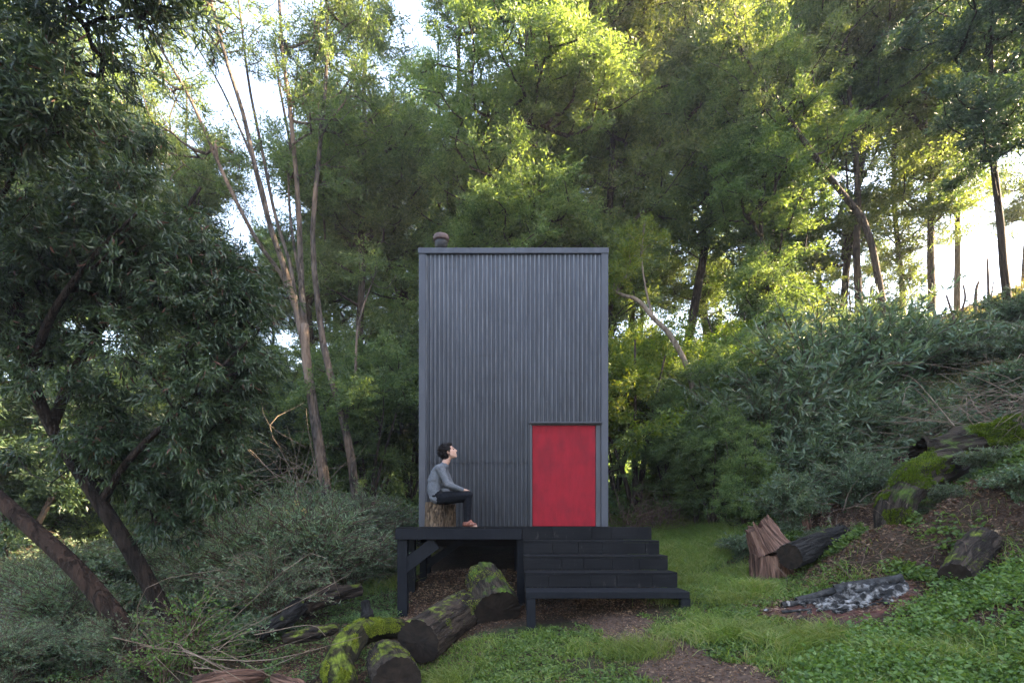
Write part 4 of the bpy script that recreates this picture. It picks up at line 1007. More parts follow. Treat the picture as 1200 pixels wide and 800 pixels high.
put('bm', 830, 12.6, .62, 3.3, 'grey green bush at the foot of the bank right of the cabin', 'bush', UG, 'round_bush')
put('bf', 900, 17.0, .80, 2.0, 'light green bush above the willow bushes in the glow', 'bush', UG, 'feathery_bush')
put('bm', 722, 15.8, .85, .7, 'dim bush closing the gap behind the golden bushes', 'bush', UG, 'round_bush')
put('bd', 790, 17.5, 1.0, 1.7, 'dark bush behind the yellow green bushes right of the cabin', 'bush', UG, 'dark_bush')
put('bm', 782, 11.9, .42, 2.9, 'low bush in the gully just past the right corner of the cabin', 'bush', UG, 'round_bush')
put('bf', 815, 11.2, .36, 4.9, 'low feathery bush beside the grass path behind the stairs', 'bush', UG, 'feathery_bush')
# --- unseen trees added on the right hillside to shade the clearing
for (x, y, s, rz) in ((20, 8, .75, 0), (24, 11.5, .7, 2), (19, 4.5, .7, 4), (22, 6, .9, .6), (24, 9, .9, 1.6)):
    c = copy_thing(T['ma'], on(x, y), rz, s, 'unseen tree added on the right hillside to shade the clearing', 'tree', 'unseen hillside trees added for shade')
    c.name = 'hillside_shade_tree'

# --- multi stemmed tree left of the cabin
g = R(31); Y0 = 13.2
def ln(pts, dY=0.0, n=18): return smooth_path([tuple(at(px, py, Y0 + (dy if len(p) > 2 else 0) + dY)) for p in pts for px, py, dy in [(p[0], p[1], p[2] if len(p) > 2 else 0)]], n)
root = empty('slender_tree', ln([(392, 632), (380, 570)])[0], 'tall many stemmed tree with slim pale brown stems fanning out to the upper left', 'tree')
def stems(root, defs):
    out = []
    for pts, r0, r1, dY in defs:
        p = ln(pts, dY); out.append((p - np.array(root.location), np.linspace(r0, r1, len(p))))
    return out
S1 = stems(root, [
    ([(393, 634), (385, 590), (375, 530), (366, 470), (359, 420), (357, 380)], .145, .10, 0),
    ([(358, 400), (354, 350, .2), (352, 300, .4), (349, 230, .4), (340, 130, .3), (331, 60, .2), (325, -40)], .088, .03, 0),
    ([(359, 415), (346, 360), (332, 310, -.3), (318, 270, -.5), (300, 200, -.7), (284, 130, -.8), (262, 60, -.9), (240, -30, -1)], .085, .03, 0),
    ([(344, 355), (330, 322), (300, 280, -.3), (262, 205, -.6), (225, 120, -.8), (190, 60, -1), (160, 10, -1.2)], .062, .02, 0),
    ([(348, 362), (340, 310, .4), (322, 250, .5), (306, 170, .5), (292, 100, .4), (282, 20, .3), (275, -50, .3)], .055, .02, 0),
    ([(352, 330, .3), (342, 270, .6), (338, 200, .9), (345, 120, 1.0), (352, 40, 1.1)], .04, .015, 0),
    ([(318, 270, -.5), (306, 215, -.2), (285, 160, 0), (255, 95, .2), (215, 30, .3)], .04, .015, 0)])
ells = [tuple(np.array(at(px, py, Y0 + dy)) - np.array(root.location)) + (rx, 1.4, rz) for px, py, dy, rx, rz in
        ((190, 40, -.9, 1.3, 1.0), (240, 20, -.5, 1.2, 1.0), (285, 30, 0, 1.1, 1.0), (335, 50, .5, 1.2, 1.1), (370, 40, .5, 1.1, 1.0), (225, 110, -.6, 1.0, .7), (345, 120, .8, 1.1, .9), (175, 100, -1, 1.0, .8), (300, -40, 0, 2.5, 1.0), (200, -50, 0, 2.5, 1), (380, 150, .6, .9, .9), (262, 170, -.4, .7, .5), (215, 180, -.5, .8, .6), (330, 190, .6, .7, .5), (290, 255, .2, .6, .4), (410, 30, .5, 1.0, 1.0), (430, 90, .5, .9, .8), (400, 190, .6, .7, .6), (150, 150, -1, .9, .6))]
pts = ell_points(g, ells, 300, .6, .75, 5, .7)
make_tree('slender', g, S1, pts, 130, .11, .024, M['bark_grey'], M['leaf_mid'], root, .42, 'rhomb', .7, .3, 7, r_tip=.007, second=(M['seed'], .02), skip=.4)
# its neighbour
root = empty('slender_tree', at(420, 640, 13.6), 'shorter straight trunk with a warm lit bark patch, right of the many stemmed tree', 'tree')
S2 = stems(root, [([(421, 642), (417, 590), (412, 540), (404, 500), (392, 455), (380, 410), (372, 350), (366, 280), (372, 200), (380, 120), (384, 40), (380, -40)], .125, .03, .4),
                  ([(404, 500), (416, 440, .3), (420, 380, .5), (440, 320, .6)], .05, .015, .4)])
ells = [tuple(np.array(at(px, py, 14)) - np.array(root.location)) + (rx, 1.3, rz) for px, py, rx, rz in ((385, 60, 1.3, 1.5), (400, 150, 1.1, 1.0), (440, 310, .8, .5), (415, 10, 1.2, 1), (430, 120, 1.0, 1.2), (395, 240, .7, .5))]
make_tree('slender', R(32), S2, ell_points(R(33), ells, 80, .6, .8, 6, .7), 170, .10, .03, M['bark_grey'], M['leaf_mid'], root, .5, 'rhomb', .6, .25, 7, r_tip=.008, skip=.5)
# tree with a leaning limb in the glow, right
root = empty('leaning_tree', at(1022, 400, 14.5), 'bare leaning trunk crossing the bright glow from lower right to upper left', 'tree')
Y0 = 14.5
S3 = stems(root, [([(1045, 420), (1030, 330), (1014, 262), (985, 225), (960, 190), (935, 155), (915, 122), (898, 105), (870, 60), (860, 10)], .10, .03, 0)])
ells = [tuple(np.array(at(px, py, 14.5)) - np.array(root.location)) + (rx, 1.2, rz) for px, py, rx, rz in ((900, 100, 1.2, .8), (870, 50, 1.2, .9), (940, 60, 1.3, .8), (960, 120, .8, .5), (1000, 150, .8, .5), (860, 150, 1, .6))]
make_tree('leaning', R(34), S3, ell_points(R(35), ells, 80, .6, .8, 6, .7), 200, .10, .028, M['bark_far'], lf, root, .5, 'rhomb', .5, .25, 7, r_tip=.008, skip=.4)

# --- big dark glossy tree at the left
g = R(41); Y0 = 6.6
root = empty('glossy_tree', at(205, 775, 6.9), 'large dark glossy leaved tree leaning in from the left over the slope', 'tree')
D1 = stems(root, [([(222, 800, .4), (205, 745, .3), (178, 690, .2), (150, 640, .1), (118, 590, 0), (88, 545, -.1), (60, 500, -.2), (35, 440, -.3), (20, 360, -.3), (40, 260, -.2), (70, 170, 0)], .125, .04, .1),
    ([(60, 500, -.2), (95, 420, .1), (150, 340, .3), (200, 270, .4), (235, 220, .5)], .065, .02, .1),
    ([(118, 590, 0), (150, 540, -.2), (200, 490, -.3), (250, 440, -.3), (290, 400, -.3)], .05, .015, .1),
    ([(35, 440, -.3), (60, 370, -.6), (110, 300, -.8), (160, 250, -.8)], .055, .015, .1)])
def E(px, py, dy, rx, ry, rz): return tuple(np.array(at(px, py, Y0 + dy)) - np.array(root.location)) + (rx, ry, rz)
ells = [E(40, 330, 0, .9, .8, .9), E(120, 300, 0, .9, .9, .9), E(195, 330, .1, .75, .9, .8), E(250, 380, .2, .55, .8, .6), E(60, 440, 0, .9, .8, .5), E(165, 430, 0, .85, .8, .55),
        E(245, 450, 0, .6, .7, .5), E(230, 520, .1, .5, .6, .55), E(265, 330, .3, .4, .6, .4), E(180, 500, .2, .6, .6, .4), E(30, 220, 0, .8, .8, .6), E(110, 220, .2, .7, .7, .45), E(160, 245, .2, .5, .6, .4), E(200, 600, .5, .45, .5, .4), E(215, 270, .2, .35, .5, .3), E(170, 560, .4, .5, .5, .3), E(285, 420, .2, .35, .6, .5), E(240, 300, .3, .5, .6, .5), E(290, 350, .3, .3, .5, .4), E(150, 170, .3, .5, .6, .4), E(60, 150, .2, .7, .6, .5), E(260, 560, .3, .35, .5, .4), E(120, 520, .2, .6, .6, .35), E(5, 520, .6, .5, .5, .4)]
pts = ell_points(g, ells, 860, .5, .86, 9, 1.2)
make_tree('glossy', g, D1, pts, 150, .105, .0165, M['bark_dark'], M['leaf_dark'], root, .30, 'strip', .8, .85, 6, r_tip=.0035, second=(M['seed'], .035), skip=.45)
root = empty('glossy_tree', at(165, 770, 6.2), 'smooth dark trunk leaning in from the left edge, in front of the large glossy tree', 'tree')
Y0 = 6.2
D2 = stems(root, [([(185, 790), (158, 752), (120, 702), (85, 662), (50, 630), (0, 585), (-60, 530), (-120, 450), (-150, 350), (-150, 230)], .125, .06, 0),
    ([(-120, 450), (-90, 330, -.4), (-50, 210, -.6), (0, 110, -.8), (60, 40, -1)], .06, .02, 0)])
ells = [E(-10, 90, -1.3, .7, .6, .45), E(60, 40, -1.4, .65, .6, .35), E(130, 15, -1.5, .5, .5, .25), E(30, 150, -1.2, .45, .5, .35), E(-80, 150, -1, .8, .7, .7), E(-20, 240, -1.0, .4, .5, .4), E(-120, 300, -.5, .8, .8, .9), E(180, -20, -1.5, .5, .5, .25), E(70, 110, -1.4, .4, .4, .25)]
pts = ell_points(R(43), ells, 230, .55, .85, 9, 1.2)
make_tree('glossy', R(44), D2, pts, 135, .11, .017, M['bark_brown'], M['leaf_dark'], root, .28, 'strip', .8, .55, 6, r_tip=.0035, second=(M['seed'], .02), skip=.5)
# sunlit bush limbs: arching bare branch right of the cabin
Y0 = 12.6
root = empty('arching_branch', at(812, 452, 12.9), 'bare curved trunk arching left from the willow bushes behind the cabin side', 'tree')
S4 = stems(root, [([(815, 470), (806, 432), (790, 400), (778, 384), (765, 372), (752, 356), (742, 349), (730, 346), (718, 340)], .07, .035, 0), ([(765, 372), (757, 340), (752, 300), (756, 260)], .03, .01, 0)])
make_tree('arching', R(51), S4, ell_points(R(52), [tuple(np.array(at(px, py, 12.6)) - np.array(root.location)) + (.5, .5, .35) for px, py in ((725, 330), (752, 280), (735, 300))], 22, .6), 200, .09, .03, M['wood_dead'], lgold, root, .35, 'rhomb', .6, .2, 6, r_tip=.006, skip=.5)

# --- shrubs of willow like stems
def proto_shrub(seed, H_, spread, n_st, leafL, leafW, mat, per=60, name='willow_shrub', kind='strip', stem='twig_red', arch=.5):
    g = R(seed); root = empty(name, (0, 0, 0), 'x', 'shrub'); mb = MB(); P_, D_ = [], []
    for k in range(n_st):
        a = g.uniform(0, 6.28); l = spread * g.uniform(.1, 1) ** .7; h = H_ * g.uniform(.55, 1.05) * (1 - .35 * l / spread)
        e = np.array([math.cos(a) * l, math.sin(a) * l, h]); m_ = np.array([e[0] * .35, e[1] * .35, h * .62])
        b = np.array([math.cos(a) * spread * .12, math.sin(a) * spread * .12, -.15]); e = e * (1 if g.random() > .12 else 1.25); p = smooth_path([b, m_, e + np.array([e[0] * arch * .3, e[1] * arch * .3, -arch * .18 * h])], 10)
        mb.tube(p, np.linspace(.011, .003, 10) * (H_ / 2) ** .5, 5, False)
        # side twigs
        for s in range(7):
            i = g.integers(1, 9); d = norm(g.normal(size=3) * np.array([1, 1, .5]) + (p[i] - p[i - 1]) * 3 / np.linalg.norm(p[i] - p[i - 1]) * .4 + np.array([0, 0, .3])); tl = g.uniform(.15, .5) * H_ * .5
            q = p[i][None] + d[None] * np.linspace(0, tl, 4)[:, None]; q[:, 2] -= np.linspace(0, 1, 4) ** 2 * tl * .2; mb.tube(q, np.linspace(.004, .002, 4), 4, False)
            n = per // 7; t = g.random(n) * .95 + .05; P_.append(q[0] + (q[-1] - q[0]) * t[:, None]); D_.append(norm(d[None] * .8 + g.normal(size=(n, 3)) * .6))
        n = per // 2; t = g.random(n) ** .7 * 8.99; i = t.astype(int); i = np.minimum(i, 8); f = (t - i)[:, None]
        P_.append(p[i] * (1 - f) + p[i + 1] * f); D_.append(norm(norm(p[i + 1] - p[i]) * .7 + g.normal(size=(n, 3)) * .55 + np.array([0, 0, .1])))
    P_ = np.vstack(P_); D_ = np.vstack(D_); n = len(P_)
    mb.build('stem', M[stem], root, True)
    link('foliage', leaf_mesh('foliage', P_, D_, leafL * g.uniform(.6, 1.3, n), leafW * g.uniform(.7, 1.2, n), g, mat, kind, .18), root); return root
T['wa'] = proto_shrub(61, 2.0, 1.15, 110, .12, .022, M['leaf_willow'], 84)
T['wb'] = proto_shrub(62, 1.7, 1.2, 100, .13, .024, M['leaf_willow'], 84, arch=.9)
T['sa'] = proto_shrub(63, 1.3, .62, 130, .048, .011, M['leaf_silver'], 84, name='silvery_shrub', kind='rhomb')
T['sb'] = proto_shrub(64, 1.0, .75, 130, .045, .011, M['leaf_silver'], 84, name='silvery_shrub', kind='rhomb', arch=.8)
T['ga'] = proto_shrub(65, .8, .7, 100, .065, .020, M['leaf_willow'], 70, name='green_shrub', kind='strip')
WG = 'willow like shrubs on the right bank'
for k, (px, Yd, s, lab) in enumerate(((835, 10.6, 1.15, 'grey green shrub at the foot of the bank, beside the end of the grass path'), (872, 9.6, .85, 'low willow shrub overhanging the split stump'), (900, 11.0, 1.5, 'tall willow shrub standing above the split stump'),
        (950, 9.8, 1.0, 'willow shrub above the black log'), (960, 11.8, 1.75, 'tallest willow shrub, its tips against the glow'), (1010, 10.2, 1.0, 'willow shrub above and left of the mossy leaning stump'), (1030, 11.8, 1.5, 'willow shrub with pale tips before the thick backlit tree'),
        (1075, 10.2, .6, 'small willow shrub just above the mossy leaning stump'), (868, 13.0, 1.6, 'willow shrub in the dark behind the bank foot'), (806, 12.6, 1.25, 'shrub in the gully behind the stairs'), (1000, 8.6, .55, 'drooping willow shrub over the black log end'), (1085, 12.0, 1.1, 'willow shrub left of the bare forked sticks'), (990, 13.6, 1.7, 'willow shrub rising behind the tallest one'), (930, 14.0, 1.7, 'yellowish willow shrub at the back of the bank'), (925, 8.7, .6, 'small shrub just behind the split stump'), (1010, 8.6, .35, 'sprig of willow over the mossy leaning stump'))):
    put(('wa', 'wb')[k % 2] if px > 880 else ('bm', 'bf')[k % 2], px, Yd, s * (1 if px > 880 else .42), k * 1.3, lab, 'shrub', WG, 'willow_shrub' if px > 880 else 'leafy_shrub')
SG2 = 'silvery shrubs on the left slope'
sl_ = [(300, 8.2, 'silvery shrub in front of the pale flower stalk'), (345, 8.9, 'silvery shrub right of the pale flower stalk'), (262, 7.7, 'silvery shrub beside the thick leaning trunk'), (318, 9.8, 'silvery shrub at the foot of the dry cane pile'), (385, 9.9, 'silvery shrub before the many stemmed tree'),
       (425, 10.2, 'silvery shrub before the trunk with the warm patch'), (372, 8.4, 'silvery shrub above the rotten logs'), (412, 8.9, 'silvery shrub just left of the deck'), (445, 11.2, 'silvery shrub beyond the left end of the deck'), (240, 8.8, 'silvery shrub behind the thick leaning trunk'), (280, 10.6, 'silvery shrub under the dry cane pile'),
       (120, 8.6, 'silvery shrub between the two leaning trunks'), (70, 7.7, 'silvery shrub below the left leaning trunk'), (30, 7.0, 'silvery shrub at the lower left corner'), (150, 10.4, 'dim silvery shrub deep behind the trunks'), (35, 9.2, 'dim silvery shrub at the left edge'), (100, 6.7, 'silvery shrub at the bottom edge left of the trunk foot'), (275, 6.7, 'silvery shrub above the brambles'), (355, 11.5, 'silvery shrub behind the pale flower stalk'), (85, 10.8, 'dim silvery shrub far behind the leaning trunks'), (320, 7.3, 'silvery shrub over the dark rotten branch'), (200, 9.9, 'silvery shrub right of the deep shade'), (405, 12.0, 'silvery shrub at the foot of the brown trunks'), (60, 6.6, 'nearest silvery shrub at the bottom left'), (150, 6.3, 'low shrub at the bottom edge before the leaning trunks'), (10, 6.2, 'low shrub in the bottom left corner')]
for k, (px, Yd, lab) in enumerate(sl_):
    put(('sa', 'sb', 'ga')[k % 3 if k % 5 else 0], px, Yd, (g.uniform(.95, 1.5) * (1.2 if 295 < px < 450 and Yd > 8 else 1)) if Yd > 7 else .8, k * 2.1, lab, 'shrub', SG2, 'silvery_shrub')
T['br'] = proto_shrub(66, 1.1, .45, 34, .036, .022, M['leaf_weed'], 42, name='climbing_plant', kind='oval', arch=1.0)
for k, (px, Yd, s, lab) in enumerate(((222, 6.2, 1.1, 'yellow green climbing plant at the foot of the thick leaning trunk'), (190, 5.7, .8, 'yellow green brambly plant at the bottom edge, right of the front leaning trunk'), (255, 6.0, .6, 'small yellow green plant among the bramble stems'), (262, 7.6, .7, 'bright green plant in the middle of the silvery shrubs'))):
    put('br', px, Yd, s, k * 1.9, lab, 'plant', 'yellow green plants by the leaning trunks', 'climbing_plant')
for k, (px, Yd, s, lab) in enumerate(((1135, 11.0, .75, 'low willow shrub among the dead branches under the ridge'), (1185, 12.0, .8, 'willow shrub below the dark tree trunk on the ridge'), (1105, 13.2, .8, 'willow shrub behind the leaning bare stick'), (1195, 10.0, .7, 'willow shrub at the right edge above the dead branches'))):
    put('wb', px, Yd, s, k * 1.3, lab, 'shrub', WG, 'willow_shrub')
GG = 'small green shrubs by the logs and the path'
for k, (px, Yd, s, lab) in enumerate(((1085, 6.7, .3, 'leafy plant on the edge of the bank above the hanging roots'), (1105, 6.5, .4, 'small leafy plant on top of the cut bank'), (1140, 7.7, .55, 'plant on the slope below the mossy fallen trunk'), (965, 7.9, .5, 'small bright green plant above the black log'), (1150, 7.2, .4, 'small willow plant on the slope right of the mossy stump'), (1180, 9.2, .9, 'shrub at the right edge below the dead branches'), (1120, 8.9, .6, 'shrub under the dead branches'), (450, 9.0, .7, 'green plant behind the left deck post'), (868, 8.4, .55, 'green plant left of the split stump'), (1160, 6.6, .5, 'green plant above the short cut log'), (1200, 6.0, .6, 'leafy plant at the right edge above the short cut log'))):
    put('ga', px, Yd, s, k * 1.7, lab, 'plant', GG, 'green_plant')

# --- pale flower stalk, dry cane pile, dead branch pile, bare sticks, ridge wall
p = on(at(346, 0, 9.3).x, 9.3); root = empty('flower_stalk', p, 'thin bare stems topped with a pale yellow flower head among silvery shrubs', 'plant'); g = R(81); mb = MB(); tips = []
for (dx, h) in ((0, 1.75), (.05, 1.5), (-.06, 1.45), (.12, 1.3), (.02, 2.15)):
    q = smooth_path([(dx * .5, 0, -.1), (dx + g.normal() * .02, 0, h * .5), (dx * 1.2, 0, h)], 6); mb.tube(q, np.linspace(.008, .004, 6), 5); tips.append(q[-1])
mb.build('stem', M['twig'], root, True); C_ = np.array([tips[0], tips[1], tips[2]]); C_[:, 2] = (1.55, 1.5, 1.5)
pos, ldv = spray(g, C_, np.tile([0, 0, 1.], (3, 1)), .17, 90, 1, 0, 7); link('flower_head', leaf_mesh('flower_head', pos, ldv, np.full(len(pos), .045), np.full(len(pos), .02), g, M['pale_flower']), root)
def pile(name, label, cat, p0, dirv, n, ln_, spread, mat, seed, rad=.008, curve=.15, fan=.25):
    g = R(seed); root = empty(name, p0, label, cat); mb = MB()
    for k in range(n):
        d = norm(np.array(dirv) + g.normal(size=3) * fan); s = g.normal(size=3) * np.array(spread); l = ln_ * g.uniform(.4, 1.15)
        mid = s + d * l * .5 + g.normal(size=3) * curve * l * .5; e = s + d * l + np.array([0, 0, -curve * l * .5]); mb.tube(smooth_path([s, mid, e], 7), np.linspace(rad, rad * .35, 7) * g.uniform(.5, 1.4), 5, False)
    mb.build('branches', mat, root, True); return root
M['cane'] = mat_simple('dry_cane', (.13, .10, .08), (.34, .28, .23), 6, .8)
pile('cane_pile', 'leaning pile of dry pale brown cane on the left slope', 'cane pile', at(258, 650, 11.2), (1.3, .3, .95), 170, 1.75, (.22, .3, .12), M['cane'], 91, .009, .08, .12)
pile('dead_branches', 'tangle of thin dead branches on the bank at the right edge', 'branches', at(1215, 500, 8.6), (-1, 0, .2), 240, 1.7, (.6, .5, .5), M['twig'], 92, .007, .3, .55)
pile('dead_branches', 'pale dead twigs sticking out over the mossy fallen trunk', 'branches', at(1190, 500, 7.9), (-.7, -.1, .2), 26, 1.5, (.3, .3, .25), M['twig'], 93, .009, .3, .6)
pile('bare_shrub', 'bare twiggy shrub before the brown trunks left of the cabin', 'shrub', at(350, 560, 12.2), (-.4, 0, .5), 46, 1.8, (.3, .3, .3), M['twig'], 94, .007, .3, .6)
pile('dead_branches', 'small heap of dead twigs between the black log and the mossy stump', 'branches', on(at(995, 0, 7.3).x, 7.3, .1), (.1, 0, .8), 34, .55, (.15, .15, .05), M['twig'], 95, .005, .3, .6)
pile('brambles', 'arching bramble stems over the bottom left slope', 'brambles', at(215, 765, 5.6), (1, 0, .25), 26, 1.6, (.35, .35, .12), M['twig'], 96, .006, .35, .45)
pile('roots', 'thin hanging roots on the cut bank behind the fire pit', 'roots', at(1060, 660, 6.1), (.3, 0, -.5), 60, .55, (.42, .12, .08), M['twig_red'], 97, .005, .4, .7)
pile('dead_branches', 'small twigs scattered on the bank beside the mossy stump', 'branches', on(at(1100, 0, 6.6).x, 6.6, .05), (.8, .2, .1), 50, .5, (.7, .4, .04), M['twig_red'], 99, .004, .3, .9)
pile('dead_branches', 'brown twigs in the hollow behind the right side of the cabin', 'branches', on(at(750, 0, 11.4).x, 11.4, .2), (.3, 0, .6), 150, 1.1, (.4, .3, .1), M['twig_red'], 98, .007, .3, .6)
BG2 = 'bare sticks standing on the ridge'
for k, (pts, r, lab) in enumerate((([(1136, 478, 11), (1128, 420, 11.2), (1118, 375, 11.4), (1109, 346, 11.5)], .035, 'leaning bare stick, nearest and lowest of the sticks on the ridge'),
        ([(1127, 400, 13), (1126, 370, 13), (1131, 350, 13), (1129, 334, 13)], .035, 'short crooked bare stick on the ridge with a bend at the top'), ([(1143, 400, 13.4), (1143, 365, 13.4), (1144, 340, 13.4), (1147, 330, 13.4)], .05, 'blunt bare stick on the ridge, second from the dark tree trunk'),
        ([(1158, 420, 13), (1159, 370, 13), (1158, 330, 13), (1157, 303, 13)], .04, 'tallest bare stick on the ridge, beside the dark tree trunk'))):
    p = [tuple(at(*q)) for q in pts]; root = empty('bare_stick', p[0], lab, 'stick', BG2); mb = MB(); mb.tube(smooth_path(p, 14), np.linspace(r, r * .55, 14), 8)
    if k in (0, 3): mb.tube(smooth_path([smooth_path(p, 14)[5], np.array(smooth_path(p, 14)[8]) + (.12, 0, .05), np.array(smooth_path(p, 14)[9]) + (.22, 0, .2)], 6), np.linspace(r * .5, r * .25, 6), 6)
    wbase(mb.build('stick_wood', M['twig_red'], root, True), root)
# low weathered wall along the ridge
root = empty('ridge_wall', at(1180, 372, 15.2), 'low weathered board wall climbing along the ridge under the white sky', 'wall')
mb = MB()
ws = [at(1092, 378, 16.2), at(1130, 363, 16.0), at(1165, 350, 15.8), at(1205, 334, 15.6), at(1260, 313, 15.4)]
for a, b in zip(ws[:-1], ws[1:]):
    v = [(q.x, q.y + dy, q.z + dz) for q in (a, b) for dy, dz in ((0, -1.3), (.14, -1.3), (.14, 0), (0, 0))]
    mb.add(v, [[0, 1, 2, 3], [4, 7, 6, 5], [0, 4, 5, 1], [1, 5, 6, 2], [2, 6, 7, 3], [3, 7, 4, 0]])
wbase(mb.build('boards', M['concrete'], root), root); mb = MB(); mb.tube([tuple(q + Vector((0, .07, .02))) for q in ws], .07, 8); wbase(mb.build('top_rail', M['wood_dead'], root, True), root)

# ================================================================= ground cover
g = R(101)
def scatter(n, x0, x1, y0, y1, dens, zoff=0.0, ypow=1.0):
    x = g.uniform(x0, x1, n); y = y0 + (y1 - y0) * g.random(n) ** ypow; k = g.random(n) < dens(x, y); x, y = x[k], y[k]
    return np.stack([x, y, hgt(x, y) + zoff], 1)
def free(x, y):  # keep plants off built things
    m = ~((x > -1.65) & (x < 2.1) & (y > 6.15) & (y < 12.2)); fpd = ((x - FPX) / .85) ** 2 + ((y - FPY) / .42) ** 2
    return m & (fpd > 1)
def grass_d(x, y):
    c = cover_mask(x, y); patch = np.clip(.30 + .35 * (x > 1.9) + 2.6 * fbm(x * 1.5, y * 1.5, 0, 55, 4), .05, 1); return np.clip(c * 1.1, 0, 1) * patch * free(x, y)
def blades(P_, h, w, mat, name, lean=.45):
    n = len(P_); d = norm(np.stack([g.normal(size=n) * lean, g.normal(size=n) * lean, np.ones(n)], 1)); s = norm(np.cross(d, g.normal(size=(n, 3)))); out = norm(d * np.array([1, 1, 0]) + 1e-4)
    hh = h[:, None]; ww = w[:, None]; m_ = P_ + d * hh * .55; e = P_ + d * hh * .95 + out * hh * .35 - np.array([0, 0, .1]) * hh
    V = np.stack([P_ - s * ww, P_ + s * ww, m_ + s * ww * .8, m_ - s * ww * .8, e], 1).reshape(-1, 3); i = np.arange(n)[:, None] * 5
    return link(name, mesh_np(name, V, [i + np.array([[0, 1, 2, 3]]), i + np.array([[3, 2, 4]])], mat))
P1 = scatter(330000, -2.2, 6.0, 3.4, 8.0, grass_d); hh = (.05 + .16 * np.clip(fbm(P1[:, 0] * 1.7, P1[:, 1] * 1.7, 0, 61, 3) + .25, 0, 1)) * g.uniform(.35, 1.7, len(P1)) * np.where(P1[:, 0] < 1.6, .62, 1)
tag(blades(P1, hh, .0034 * g.uniform(.7, 1.4, len(P1)), M['grass'], 'grass'), 'short green grass round the stairs and along the path', 'grass', kind='stuff')
P2 = scatter(260000, -.5, 7, 8.0, 15, lambda x, y: np.clip(cover_mask(x, y) * 1.3 + .25, 0, 1) * free(x, y) * np.clip((3.5 + (y - 8) * .22 + .7 * fbm(x, y, 0, 57) - x) * 2, 0, 1)); tag(blades(P2, g.uniform(.08, .26, len(P2)), .0035 * g.uniform(.7, 1.4, len(P2)), M['grass'], 'long_grass'), 'longer grass on the way past the right side of the cabin', 'grass', kind='stuff')
P3 = scatter(60000, -4.8, -1.0, 8.6, 15, lambda x, y: free(x, y) * .8); tag(blades(P3, g.uniform(.1, .35, len(P3)), .004 * g.uniform(.7, 1.4, len(P3)), M['grass'], 'slope_grass'), 'bright grass below the brown trunks left of the cabin', 'grass', kind='stuff')
P4 = scatter(90000, 7.5, 15, 9.5, 15.8, lambda x, y: (x > y * .72) * np.clip(.5 + fbm(x, y, 0, 3) * 1.4, 0.05, 1)); tag(blades(P4, g.uniform(.12, .45, len(P4)), .005 * g.uniform(.7, 1.4, len(P4)), M['grass'], 'ridge_grass'), 'long sunlit grass below the ridge wall', 'grass', kind='stuff')
P5 = scatter(14000, 7.5, 15, 9.5, 15.8, lambda x, y: (x > y * .70) * .8); tag(blades(P5, g.uniform(.25, .7, len(P5)), .004 * g.uniform(.7, 1.4, len(P5)), M['grass_dry'], 'dry_ridge_grass', .3), 'dry straw coloured grass below the ridge wall', 'grass', kind='stuff')
# tufts of long grass close by
cl = [(at(px, 0, Yt).x, Yt) for px, Yt in ((1120, 4.3), (500, 5.2), (520, 5.1), (735, 5.1), (758, 5.0), (880, 5.1), (905, 4.9), (935, 4.8), (812, 7.4), (790, 6.5), (850, 6.2), (860, 7.9), (840, 8.6), (965, 4.7))]
PP = []; 
for x, y in cl:
    n = 650; a = g.normal(size=n) * .14; b = g.normal(size=n) * .11; PP.append(np.stack([x + a, y + b, hgt(x + a, y + b)], 1))
PP = np.vstack(PP); tag(blades(PP, g.uniform(.08, .23, len(PP)), .0026 * g.uniform(.7, 1.4, len(PP)), M['grass'], 'grass_tufts', .5), 'tufts of longer bright grass along the path', 'grass', kind='stuff')
# broad leaved weeds
def weeds(name, P_, per, L_, W_, mat, label, hgt_=.08, sp=.07):
    n = len(P_); k = np.repeat(np.arange(n), per); a = g.uniform(0, 6.28, n * per); el = g.uniform(-.1, .9, n * per); d = norm(np.stack([np.cos(a), np.sin(a), el], 1))
    h = g.uniform(.15, 1, n)[k] * hgt_ * g.uniform(.4, 1.1, n * per); pos = P_[k] + np.stack([g.normal(size=n * per) * sp * .5, g.normal(size=n * per) * sp * .5, h], 1)
    sz = g.uniform(.6, 1.3, n)[k]
    tag(link(name, leaf_mesh(name, pos, d, L_ * sz * g.uniform(.6, 1.2, n * per), W_ * sz, g, mat, 'oval')), label, 'weeds', kind='stuff')
def d_corner(x, y): return np.clip((x - 2.25 - (y - 4.2) * .9) * 1.4, 0, 1) * np.clip((5.15 + (x - 3.5) * .25 - y) * 3, 0, 1) * free(x, y) * np.clip(.75 + fbm(x * 2, y * 2, 0, 71) * 1.5, .1, 1)
weeds('leafy_weeds', scatter(26000, 1.9, 7.5, 3.3, 6.5, d_corner), 9, .040, .024, M['leaf_weed'], 'leafy green weeds filling the bottom right corner', .14)
def d_bank(x, y): return np.clip(.25 + fbm(x * 1.6, y * 1.6, 0, 73, 3) * 2.2, 0, 1) * (x > L(y, [4, 6, 8, 10], [3.3, 3.3, 3.6, 4.3])) * free(x, y)
weeds('bank_weeds', scatter(42000, 3.0, 9.5, 5, 10.5, d_bank), 9, .052, .030, M['leaf_weed'], 'patches of small green weeds growing over the right bank', .13)
def d_lawn(x, y): return np.clip(.2 + fbm(x * 1.5, y * 1.5, 0, 75, 3) * 1.6, 0, 1) * (1 - path_mask(x, y)) * free(x, y) * (x > -.4)
weeds('lawn_weeds', scatter(34000, -1.8, 4.0, 3.4, 8.5, d_lawn), 7, .030, .019, M['leaf_weed'], 'tiny leafed weeds among the grass near the stairs', .05, .05)
weeds('slope_weeds', scatter(16000, -8, -1.2, 4.6, 10.5, lambda x, y: free(x, y) * np.clip(.25 + fbm(x, y, 0, 77) * 1.8, 0, 1)), 9, .036, .017, M['leaf_mid'], 'dark small leaved undergrowth covering the left slope', .16)
